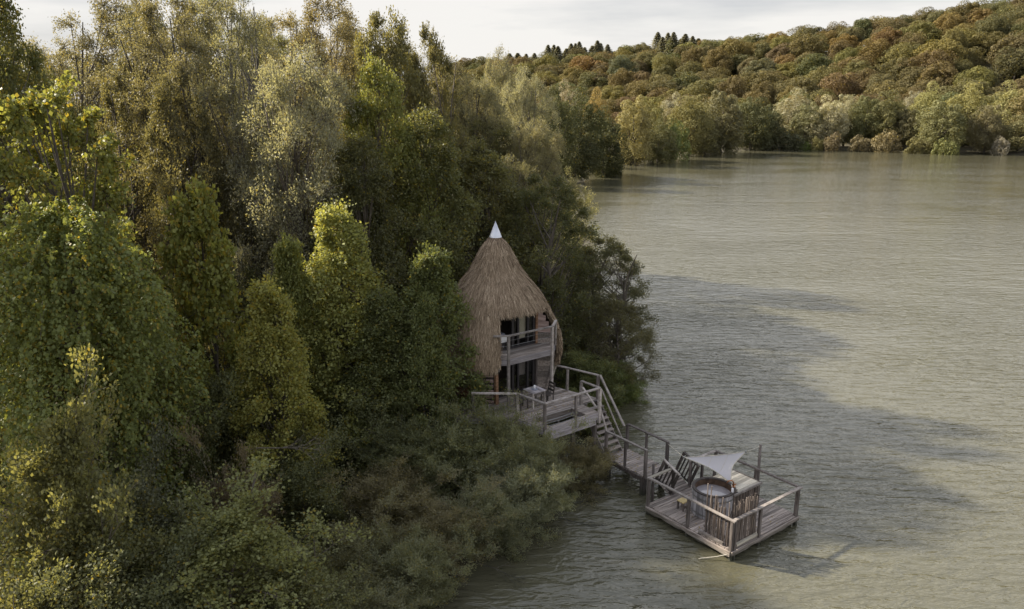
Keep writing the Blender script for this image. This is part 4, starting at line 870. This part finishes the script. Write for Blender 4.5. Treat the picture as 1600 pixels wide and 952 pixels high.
NEAR = [
 # the young trees in front
 ('vine_mound', 'vine_covered_tree', 'large dome of climbing vine with big drooping leaves smothering a tree', 'vine', 95, 318, 23, 150, VINE, .10),
 ('vine_tree', 'vine_covered_tree', 'yellow-green vine hung on a tall tree above the vine dome', 'vine', 30, 125, 27, 122, (.115, .13, .025), .12),
 ('broadleaf', 'vine_covered_tree', 'dark tree with yellow vine leaves standing at the frame edge against the sky', 'vine', -50, -60, 32, 110, (.075, .085, .025), .12),
 ('vine_column', 'vine_covered_shrub', 'narrow peak of yellow-green vine leaves under the leaning silver trunk', 'vine', 300, 288, 29, 78, (.125, .14, .025), .14),
 ('young_alder', 'alder_tree', 'tallest young alder with a bright pointed tip in front of the dark wood', 'tree', 528, 322, 32, 92, BRIGHT, .05),
 ('young_alder', 'alder_tree', 'slim young alder just beside the tallest bright one', 'tree', 448, 372, 31, 56, (.125, .145, .035), .05),
 ('young_alder', 'alder_tree', 'yellow-green young alder with sunlit leaves above the bare twigs', 'tree', 418, 440, 26.5, 82, (.155, .16, .03), .10),
 ('young_alder', 'alder_tree', 'dark green alder touching the thatched roof', 'tree', 672, 388, 31.6, 76, (.085, .105, .032), .03),
 ('young_alder', 'alder_tree', 'bushy alder between the dark roof-side alder and the tallest bright one', 'tree', 600, 455, 31, 80, (.08, .095, .03), .03),
 ('young_alder', 'alder_tree', 'low alder whose twigs reach across the thatch beside the balcony', 'tree', 662, 462, 30.6, 52, (.09, .11, .035), .03),
 ('sapling', 'sapling', 'sunlit large-leaved sapling in the near corner of the wood', 'sapling', 50, 560, 17.5, 120, (.10, .105, .038), .02),
 ('sapling', 'sapling', 'pale-leaved sapling standing lowest in front of the bare twigs', 'sapling', 345, 752, 18.5, 140, (.13, .145, .05), .03),
 ('sapling', 'sapling', 'dim sapling at the very edge below the vine dome', 'sapling', 120, 745, 17.0, 120, (.085, .09, .035), .05),
 ('sapling', 'sapling', 'greenish sapling between the pale sapling and the brown willow shrubs', 'sapling', 455, 830, 19.5, 85, (.11, .12, .05), .03),
 # the tall wood behind
 ('willow_b', 'willow_tree', 'tall grey-olive willow with two bare trunks showing below its crown', 'tree', 178, -12, 46, 80, (.10, .095, .06), .03),
 ('willow_b', 'willow_tree', 'tall dusky willow next to the one with two bare trunks', 'tree', 252, -22, 41, 76, (.11, .105, .065), .03),
 ('willow', 'willow_tree', 'tall pale silver willow with a leaning trunk behind the vine peak', 'tree', 352, -30, 41, 72, (.13, .133, .09), .02),
 ('willow_c', 'willow_tree', 'broad silver-leaved willow with a rounded glittering crown', 'tree', 458, 74, 37, 88, SILVER, .02),
 ('willow_b', 'willow_tree', 'brownish-olive willow rising against the sky beside the silver crown', 'tree', 505, -14, 47, 72, (.115, .10, .055), .03),
 ('broadleaf', 'broadleaf_tree', 'dark olive tree whose crown steps down towards the open sky', 'tree', 600, 22, 45, 76, (.10, .098, .04), .03),
 ('broadleaf', 'broadleaf_tree', 'last tall dark tree before the open sky over the wooded hill', 'tree', 668, 44, 47, 52, (.085, .082, .035), .03),
 ('alder', 'alder_tree', 'tall alder with yellow-green sunlit sprays below the dark skyline trees', 'tree', 590, 95, 39, 70, (.11, .125, .03), .05),
 ('alder', 'alder_tree', 'big dark alder filling the middle of the wood above the thatched roof', 'tree', 660, 175, 40, 88, (.08, .088, .03), .03),
 ('alder_b', 'alder_tree', 'wide shadowy alder with layered branches just above the roof cap', 'tree', 745, 225, 43, 84, (.082, .085, .03), .03),
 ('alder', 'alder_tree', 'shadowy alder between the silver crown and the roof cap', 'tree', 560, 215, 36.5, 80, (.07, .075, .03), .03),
 ('broadleaf', 'broadleaf_tree', 'dense dark tree behind the hut with branches out over the lake', 'tree', 850, 275, 43, 84, (.062, .07, .026), .02),
 ('broadleaf', 'broadleaf_tree', 'dark tree leaning out over the water beyond the hut', 'tree', 945, 372, 45, 68, (.066, .07, .03), .02),
 ('broadleaf', 'willow_tree', 'olive willow bush-tree spreading low over the water beyond the hut', 'tree', 955, 462, 41, 54, (.08, .078, .036), .03),
 ('willow_c', 'willow_tree', 'pale willow top in front of the wooded hill', 'tree', 780, 78, 74, 40, (.125, .125, .085), .02),
 ('willow_c', 'willow_tree', 'silvery willow with a bright rounded top beside the dark shore trees', 'tree', 822, 108, 70, 46, SILVER, .02),
 ('willow_c', 'willow_tree', 'wide pale olive willow standing below the skyline gap', 'tree', 742, 118, 62, 62, (.13, .13, .082), .02),
 ('willow_c', 'willow_tree', 'silver-olive willow above the lake edge with a low rounded crown', 'tree', 835, 190, 58, 58, (.13, .125, .075), .02),
 ('willow_c', 'willow_tree', 'dusky willow crown hanging towards the far lake edge', 'tree', 800, 245, 52, 60, (.10, .10, .058), .02),
 ('sapling', 'willow_bush', 'small pale willow bush alone at the water edge before the dark shore trees', 'bush', 892, 262, 74, 30, (.19, .19, .10), .03),
]
for i, a in enumerate(NEAR): pt(*a[:7], a[7] * (1.3 if 14 <= i < 28 else 1.12), *a[8:])
# tall trees of the same wood just outside the frame, whose shade falls on the near water
for k, (x, y, top, hw, lab) in enumerate([(-25.5, 35.8, 23.5, 4.6, 'tallest tree of the wood beyond the yellow-green vine, outside the frame edge'), (-22.5, 24, 19, 4.2, 'tall tree of the wood level with the vine dome, outside the frame edge'), (-27, 31, 20, 4.4, 'tall tree of the wood behind the yellow-green vine, outside the frame edge')]):
    plant('broadleaf', 'broadleaf_tree', lab, 'tree', x, y, top, hw, mute((.085, .09, .035)), .03, G1)
# filling trees behind the front rank
R2 = random.Random(5)
BACK = [(-60, 20, 52), (60, 60, 50), (115, 80, 56), (215, 10, 60), (300, 6, 58), (405, 52, 58), (395, 40, 52), (440, 30, 62), (555, 30, 60), (640, 70, 62), (700, 110, 66), (560, 70, 54), (480, 130, 52), (310, 120, 50), (235, 130, 54), (120, 170, 44), (205, 95, 41), (272, 112, 38), (385, 230, 40), (480, 260, 40), (705, 205, 54), (770, 190, 60)]
BL = ['behind the tall willows', 'in the gap behind the skyline trees', 'deep in the shade of the wood']
for i, (px, top, Y) in enumerate(BACK):
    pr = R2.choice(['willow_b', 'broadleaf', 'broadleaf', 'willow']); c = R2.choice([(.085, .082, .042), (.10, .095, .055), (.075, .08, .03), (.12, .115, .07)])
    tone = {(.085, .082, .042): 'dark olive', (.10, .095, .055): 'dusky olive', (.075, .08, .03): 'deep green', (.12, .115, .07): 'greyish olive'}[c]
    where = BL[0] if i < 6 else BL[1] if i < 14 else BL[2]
    nth = ['first', 'second', 'third', 'fourth', 'fifth', 'sixth', 'seventh', 'eighth'][([k for k in range(len(BACK)) if (k < 6, k < 14) == (i < 6, i < 14)]).index(i)]
    pt(pr, 'background_tree', f'{tone} tree {where}, {nth} there from the frame edge', 'tree', px, top, Y, R2.uniform(80, 108), c, .03, G1)
# shrubs: the willow thicket on the near bank
SH = [
 ('willow_shrub_b', 'brownish willow shrub hanging over the water beside the jetty stair', 905, 672, 30.2, 52, BROWN), ('willow_shrub', 'grey-green willow shrub in front of the terrace fascia', 838, 658, 28.2, 66, GREYGREEN),
 ('willow_shrub', 'willow shrub reaching up to the terrace railing corner', 775, 626, 29.2, 72, (.095, .105, .055)), ('willow_shrub', 'shiny grey-leaved willow shrub nearest the open water below the terrace', 815, 715, 26.6, 70, (.115, .128, .085)),
 ('willow_shrub', 'tall green willow shrub in the middle of the thicket', 700, 645, 28.5, 80, (.09, .102, .05)), ('willow_shrub', 'green willow shrub under the dark roof-side alder', 625, 640, 28.8, 74, (.08, .092, .045)),
 ('willow_shrub_b', 'twiggy brown willow shrub halfway along the water edge', 690, 760, 24.3, 76, BROWN), ('willow_shrub', 'grey-green willow shrub dipping into the water at the bend of the bank', 760, 745, 25.2, 72, GREYGREEN),
 ('willow_shrub_b', 'large twiggy shrub with brown tips in the lower thicket', 600, 715, 25.5, 86, (.105, .095, .05)), ('willow_shrub', 'willow shrub with upright pale shoots at the frame bottom', 640, 830, 21.8, 82, (.10, .11, .06)),
 ('willow_shrub_b', 'dark brown-green shrub below the bare twigs', 545, 800, 22.4, 76, (.09, .09, .045)), ('willow_shrub', 'willow shrub at the lowest corner of the bank', 560, 900, 20.0, 80, (.095, .10, .055)),
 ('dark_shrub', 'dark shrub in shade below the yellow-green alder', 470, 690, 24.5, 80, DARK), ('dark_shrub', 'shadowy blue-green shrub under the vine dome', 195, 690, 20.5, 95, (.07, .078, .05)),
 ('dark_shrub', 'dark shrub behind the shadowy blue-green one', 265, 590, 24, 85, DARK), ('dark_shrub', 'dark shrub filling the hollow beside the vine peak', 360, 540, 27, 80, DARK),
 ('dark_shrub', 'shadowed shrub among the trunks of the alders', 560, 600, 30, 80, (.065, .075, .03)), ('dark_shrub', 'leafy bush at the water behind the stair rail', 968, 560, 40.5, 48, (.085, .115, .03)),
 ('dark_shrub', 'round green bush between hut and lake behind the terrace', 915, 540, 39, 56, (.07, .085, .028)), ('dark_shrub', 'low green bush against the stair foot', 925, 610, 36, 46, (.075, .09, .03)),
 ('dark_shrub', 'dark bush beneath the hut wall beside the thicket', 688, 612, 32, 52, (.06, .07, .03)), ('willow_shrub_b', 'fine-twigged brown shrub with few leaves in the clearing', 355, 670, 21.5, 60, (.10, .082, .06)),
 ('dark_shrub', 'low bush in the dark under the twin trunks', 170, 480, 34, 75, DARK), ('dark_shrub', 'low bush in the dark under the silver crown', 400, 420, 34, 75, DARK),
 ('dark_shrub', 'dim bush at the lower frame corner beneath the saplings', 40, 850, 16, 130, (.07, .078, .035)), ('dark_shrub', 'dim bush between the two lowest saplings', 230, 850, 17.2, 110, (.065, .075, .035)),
]
for pr, lab, px, top, Y, hw, c in SH: c = tuple(v * 1.15 for v in c); pt(pr, 'willow_shrub' if 'willow' in pr else 'shrub', lab, 'shrub', px, top, Y, hw, c, .03)
# trees along the far shores
SHORE = [
 ('shore_0', 'dark green poplar-like tree, first of the dark shore group beyond the near wood', 868, 150, 150, 34, (.062, .072, .02)), ('shore_1', 'dark green tree in the middle of the dark shore group', 908, 138, 165, 36, (.058, .068, .018)),
 ('shore_2', 'dark tree at the lake end of the dark shore group', 945, 168, 172, 32, (.052, .062, .02)), ('shore_3', 'low dark tree at the water under the dark shore group', 900, 195, 158, 40, (.05, .058, .02)),
 ('shore_2', 'pale pinkish-grey dome behind the dark shore group', 886, 127, 215, 26, (.19, .165, .115)), ('shore_1', 'small orange-yellow tree above the dark shore group', 935, 138, 230, 22, (.22, .15, .025)),
 ('shore_0', 'yellow-tan tree with thin crown and bare trunk by the shore bend', 992, 150, 205, 34, (.19, .165, .045)), ('shore_3', 'yellow-green tree just behind the yellow-tan one', 1012, 152, 222, 30, (.16, .155, .03)),
 ('shore_1', 'dull green tree between the yellow-tan tree and the bright shrub', 1030, 190, 212, 28, (.085, .09, .03)), ('shore_2', 'small silvery tree peeping over the shore trees', 1052, 146, 262, 18, (.21, .205, .15)),
 ('bush_0', 'bright green bush at the water in front of the shore trees', 1052, 188, 222, 26, (.12, .16, .03)), ('shore_3', 'olive-yellow tree behind the bright green bush', 1082, 150, 240, 32, (.15, .14, .035)),
 ('shore_0', 'broad grey-olive dome on the far shore', 1132, 142, 250, 40, (.11, .105, .045)), ('shore_1', 'low grey-olive tree at the water below the broad dome', 1105, 178, 245, 32, (.10, .10, .045)),
 ('shore_3', 'shadowed green tree beside the broad grey-olive dome', 1178, 152, 270, 30, (.07, .08, .028)), ('shore_2', 'dim tree in the corner of the far shore', 1203, 165, 276, 26, (.062, .07, .028)),
 ('shore_1', 'pale silver willow on the far shore, the higher of the two', 1245, 138, 284, 28, (.20, .19, .115)), ('shore_0', 'green-grey tree under the higher silver willow', 1262, 160, 277, 26, (.12, .125, .05)),
 ('shore_2', 'creamy silver willow leaning to the water on the far shore', 1298, 150, 274, 28, (.25, .235, .14)), ('shore_3', 'cream-tipped willow partly hidden behind the leaning one', 1326, 148, 282, 26, (.21, .20, .11)),
 ('shore_0', 'green tree behind the tan shore bushes', 1358, 150, 276, 30, (.09, .10, .03)), ('shore_1', 'dark green tree beside the tall yellow-green tree', 1392, 142, 272, 28, (.10, .10, .03)),
 ('shore_3', 'dusky tree above the round tan bush', 1418, 172, 268, 26, (.085, .08, .035)), ('shore_2', 'tall yellow-green tree on the far shore', 1452, 130, 272, 28, (.17, .17, .04)),
 ('shore_0', 'large green tree spreading down to the water', 1478, 158, 256, 42, (.12, .125, .04)), ('shore_1', 'yellow tree rising behind the large spreading one', 1518, 130, 270, 30, (.18, .17, .035)),
 ('shore_3', 'brownish tree next to the pale grey bush', 1548, 165, 252, 26, (.13, .115, .055)), ('shore_2', 'yellow-green tree near the frame edge on the far shore', 1576, 128, 264, 34, (.165, .16, .04)),
 ('shore_0', 'orange-tinged tree cut by the frame edge on the far shore', 1610, 140, 258, 34, (.16, .125, .035)), ('shore_1', 'olive tree right at the frame edge down by the water', 1600, 180, 250, 34, (.12, .115, .04)),
 ('shore_3', 'silvery tree half hidden behind the far shore row', 1430, 143, 290, 18, (.20, .19, .13)), ('shore_0', 'dark tree filling the gap behind the far corner', 1160, 160, 285, 34, (.075, .08, .03)),
 ('shore_2', 'tawny tree filling the gap above the bright green bush', 1060, 160, 258, 30, (.14, .115, .04)), ('shore_1', 'greenish tree behind the pale pinkish-grey dome', 860, 160, 200, 30, (.09, .095, .03)),
]
for pr, lab, px, top, Y, hw, c in SHORE: c = tuple(v * .74 for v in mute(c, .25)); pt(pr, 'shore_tree' if pr[0] == 's' else 'shore_bush', lab, 'tree' if pr[0] == 's' else 'bush', px, top, Y, hw, c, .02, 'trees along the far shore')
SB = [('dark bush filling the corner where the far shore turns', 1190, 205, 272, 26, (.085, .09, .045)), ('dark bush at the water beneath the silver willows', 1232, 205, 272, 24, (.08, .085, .045)), ('low reddish-brown bush on the shore below the yellow-tan tree', 985, 228, 208, 26, (.13, .105, .05)), ('brown bush at the water below the leaning silver willow', 1303, 207, 266, 14, (.15, .12, .07)), ('second brown bush along the far water edge', 1347, 212, 263, 18, (.14, .115, .065)),
      ('round tan bush with pale top on the far shore', 1388, 203, 259, 20, (.19, .155, .08)), ('dark olive bush at the water beside the large spreading tree', 1436, 214, 253, 18, (.12, .11, .04)), ('small green bush under the large spreading tree', 1480, 215, 247, 18, (.12, .13, .04)),
      ('pale grey bush on the far shore near the frame edge', 1567, 214, 245, 15, (.22, .20, .16)), ('tiny bright green bush in the dark corner of the far shore', 1258, 221, 270, 10, (.12, .17, .03)), ('yellowish low bush below the silver willows', 1278, 214, 268, 11, (.19, .175, .06)), ('dark low bush at the water under the dark shore group', 950, 232, 176, 30, (.055, .06, .025))]
for lab, px, top, Y, hw, c in SB: c = tuple(v * .72 for v in c); pt('bush_0', 'shore_bush', lab, 'bush', px, top, Y, hw, c, .02, 'bushes along the far shore')
# dark conifers on the skyline
CR = random.Random(4)
CON = [(858 + k * 8.2 + CR.uniform(-3, 3), 76 - k * .9 + CR.uniform(-7, 5)) for k in range(12)] + [(1026 + k * 9 + CR.uniform(-3, 3), 57 + CR.uniform(-8, 5)) for k in range(8)] + [(796 + k * 13, 84 + CR.uniform(-4, 3)) for k in range(4)]
for i, (px, top) in enumerate(CON):
    Yc = 560 if px < 1000 else 500; n_ = i if i < 12 else i - 12 if i < 20 else i - 20
    nth = ['first', 'second', 'third', 'fourth', 'fifth', 'sixth', 'seventh', 'eighth', 'ninth', 'tenth', 'eleventh', 'twelfth'][n_]
    w_ = 'of the long dark row on the skyline' if i < 12 else 'of the dark clump over the hill middle' if i < 20 else 'of the sparse group nearest the near wood'
    pt('conifer_%d' % (i % 2), 'conifer', f'dark conifer, {nth} from the near wood {w_}', 'conifer', px, top, Yc + CR.uniform(-12, 12), CR.uniform(13, 18), (.13, .13, .095), 0, 'conifers on the skyline', single=True)
# the wooded hill
TONES = [('rust-brown', (.100, .080, .036)), ('orange-brown', (.118, .097, .036)), ('golden', (.150, .115, .030)), ('olive', (.102, .088, .033)), ('green', (.078, .078, .030)), ('yellow-green', (.122, .108, .032)), ('dull brown', (.091, .078, .038)), ('grey-green', (.092, .089, .046))]
PW = [.05, .03, .15, .36, .13, .18, .06, .04]
def project(x, y, z):
    d = np.array([x, y, z - CAM_H]); f = d[1] * CP - d[2] * SP; up = d[1] * SP + d[2] * CP; return 800 + FPX * d[0] / f, 476 - FPX * up / f
cand = []; s = 328
RH = random.Random(11)
while s < 545:
    w = -470 + RH.uniform(0, 14)
    while w < 260:
        ss = s + RH.uniform(-5, 5); ww = w + RH.uniform(-4.5, 4.5); p = HD * ww + HN * ss; x, y = p; h = RH.uniform(12.5, 17.5); z = gz(x, y); px, py = project(x, y, z + h * .8)
        if 690 < px < 1680 and -140 < py and lake_dist(p[None])[0] > 22: cand.append((x, y, z, h, px, py, s))
        w += 15.5 if ww > -150 else 16.5
    s += 14.0
rows = []
for c in cand:
    t = (c[6] - 328) / 217; rows.append('lowest rank' if t < .22 else 'lower slope' if t < .45 else 'upper slope' if t < .72 else 'crest')
cnt = {}; order = sorted(range(len(cand)), key=lambda i: -cand[i][4]); NUM = ['first', 'second', 'third', 'fourth', 'fifth', 'sixth', 'seventh', 'eighth', 'ninth', 'tenth', 'eleventh', 'twelfth'] + ['%dth' % k for k in range(13, 99)]
print('HILL', len(cand))
for i in order:
    x, y, z, h, px, py, _s = cand[i]; tn, c = RH.choices(TONES, PW)[0]; c = tuple(v * RH.uniform(.85, 1.15) for v in c); key = (tn, rows[i]); k = cnt.get(key, 0); cnt[key] = k + 1
    c = tuple(v * .78 for v in mute(c, .25)); plant('hill_%d' % RH.randrange(4), 'hill_tree', f'{tn} tree on the hill {rows[i]}, {NUM[k]} of that colour from the right', 'tree', x, y, z + h * RH.uniform(.85, 1.12), RH.uniform(6.2, 10.5), c, .02, 'trees of the wooded hill', single=True)
# ground cover
def cover():
    r = np.random.default_rng(3); n = 90000; P = np.stack([r.uniform(-34, 9, n), r.uniform(12, 62, n)], 1); d = lake_dist(P); P = P[d > .2]; n = len(P); z = ground_z(P)
    cl = .5 + .5 * np.sin(P[:, 0] * 1.1 + np.sin(P[:, 1] * .7) * 2) * np.sin(P[:, 1] * .9 + 1); C = np.column_stack([P, z + r.random(n) ** 1.5 * (.25 + .75 * cl)])
    sz = r.uniform(.09, .2, n); V, F = leaf_quads(C, norm(r.normal(0, 1, (n, 3))), norm(r.normal(0, .5, (n, 3)) + [0, 0, 1]), sz, sz * .7)
    o = link_mesh('undergrowth', V, F, M['leaf'], tint=np.clip(r.normal(.5, .2, n), 0, 1)); o.color = (.055, .062, .026, .06); tag(o, 'low leafy undergrowth covering the ground of the near wood', kind='stuff')
cover()
bpy.context.view_layer.update()
print('OBJS', len(bpy.data.objects))

def haze(density):
    m = bpy.data.materials.new('haze_air'); m.use_nodes = True; t = m.node_tree; t.nodes.clear(); o = t.nodes.new('ShaderNodeOutputMaterial'); p = t.nodes.new('ShaderNodeVolumePrincipled')
    p.inputs['Color'].default_value = (.93, .92, .90, 1); p.inputs['Density'].default_value = density; p.inputs['Anisotropy'].default_value = .2; t.links.new(p.outputs[0], o.inputs['Volume'])
    h = MB().box((-3200, -1700, -8), (3200, 4200, 130)); o = link_mesh('haze', h.v, h.f, m); tag(o, 'thin pale air over the lake and the far wooded hill', kind='stuff')

# bare twigs hanging over the water
for i, (lab, px, py, Y, L, az) in enumerate([('bare twiggy branch poking out of the thicket over the water', 868, 815, 27.2, 1.9, -.3), ('bare forked branch low over the water at the brown shrub', 880, 795, 28.3, 1.6, .35), ('dead pale branch lying across the gap among the shrubs', 400, 700, 22, 1.5, .1), ('thin dead branch at the water under the lowest shrubs', 745, 880, 24.0, 1.5, -.5)]):
    x, z = at(px, py, Y); r = random.Random(i + 90); m_ = MB(); p0 = Vector((x, Y, max(z, .15)))
    def grow(p, d, L, rd, depth):
        q = p + d * L * .5 + Vector((0, 0, r.uniform(-.06, .08))); e = p + d * L + Vector((0, 0, r.uniform(-.12, .1))); m_.tube([p, q, e], [rd, rd * .75, rd * .4], 5)
        if depth:
            for s in (q, e, p + d * L * .75):
                for sg in (-1, 1): grow(s, (d + Vector((r.uniform(-.4, .4), sg * r.uniform(.3, .8), r.uniform(-.3, .45)))).normalized(), L * r.uniform(.3, .5), rd * .5, depth - 1)
    grow(p0, Vector((math.cos(az), math.sin(az), -.05)).normalized(), L, .022, 2)
    o = link_mesh('bare_branch', [tuple(Vector(v) - p0) for v in m_.v], m_.f, M['bark']); o.location = p0; tag(o, lab, 'branch')
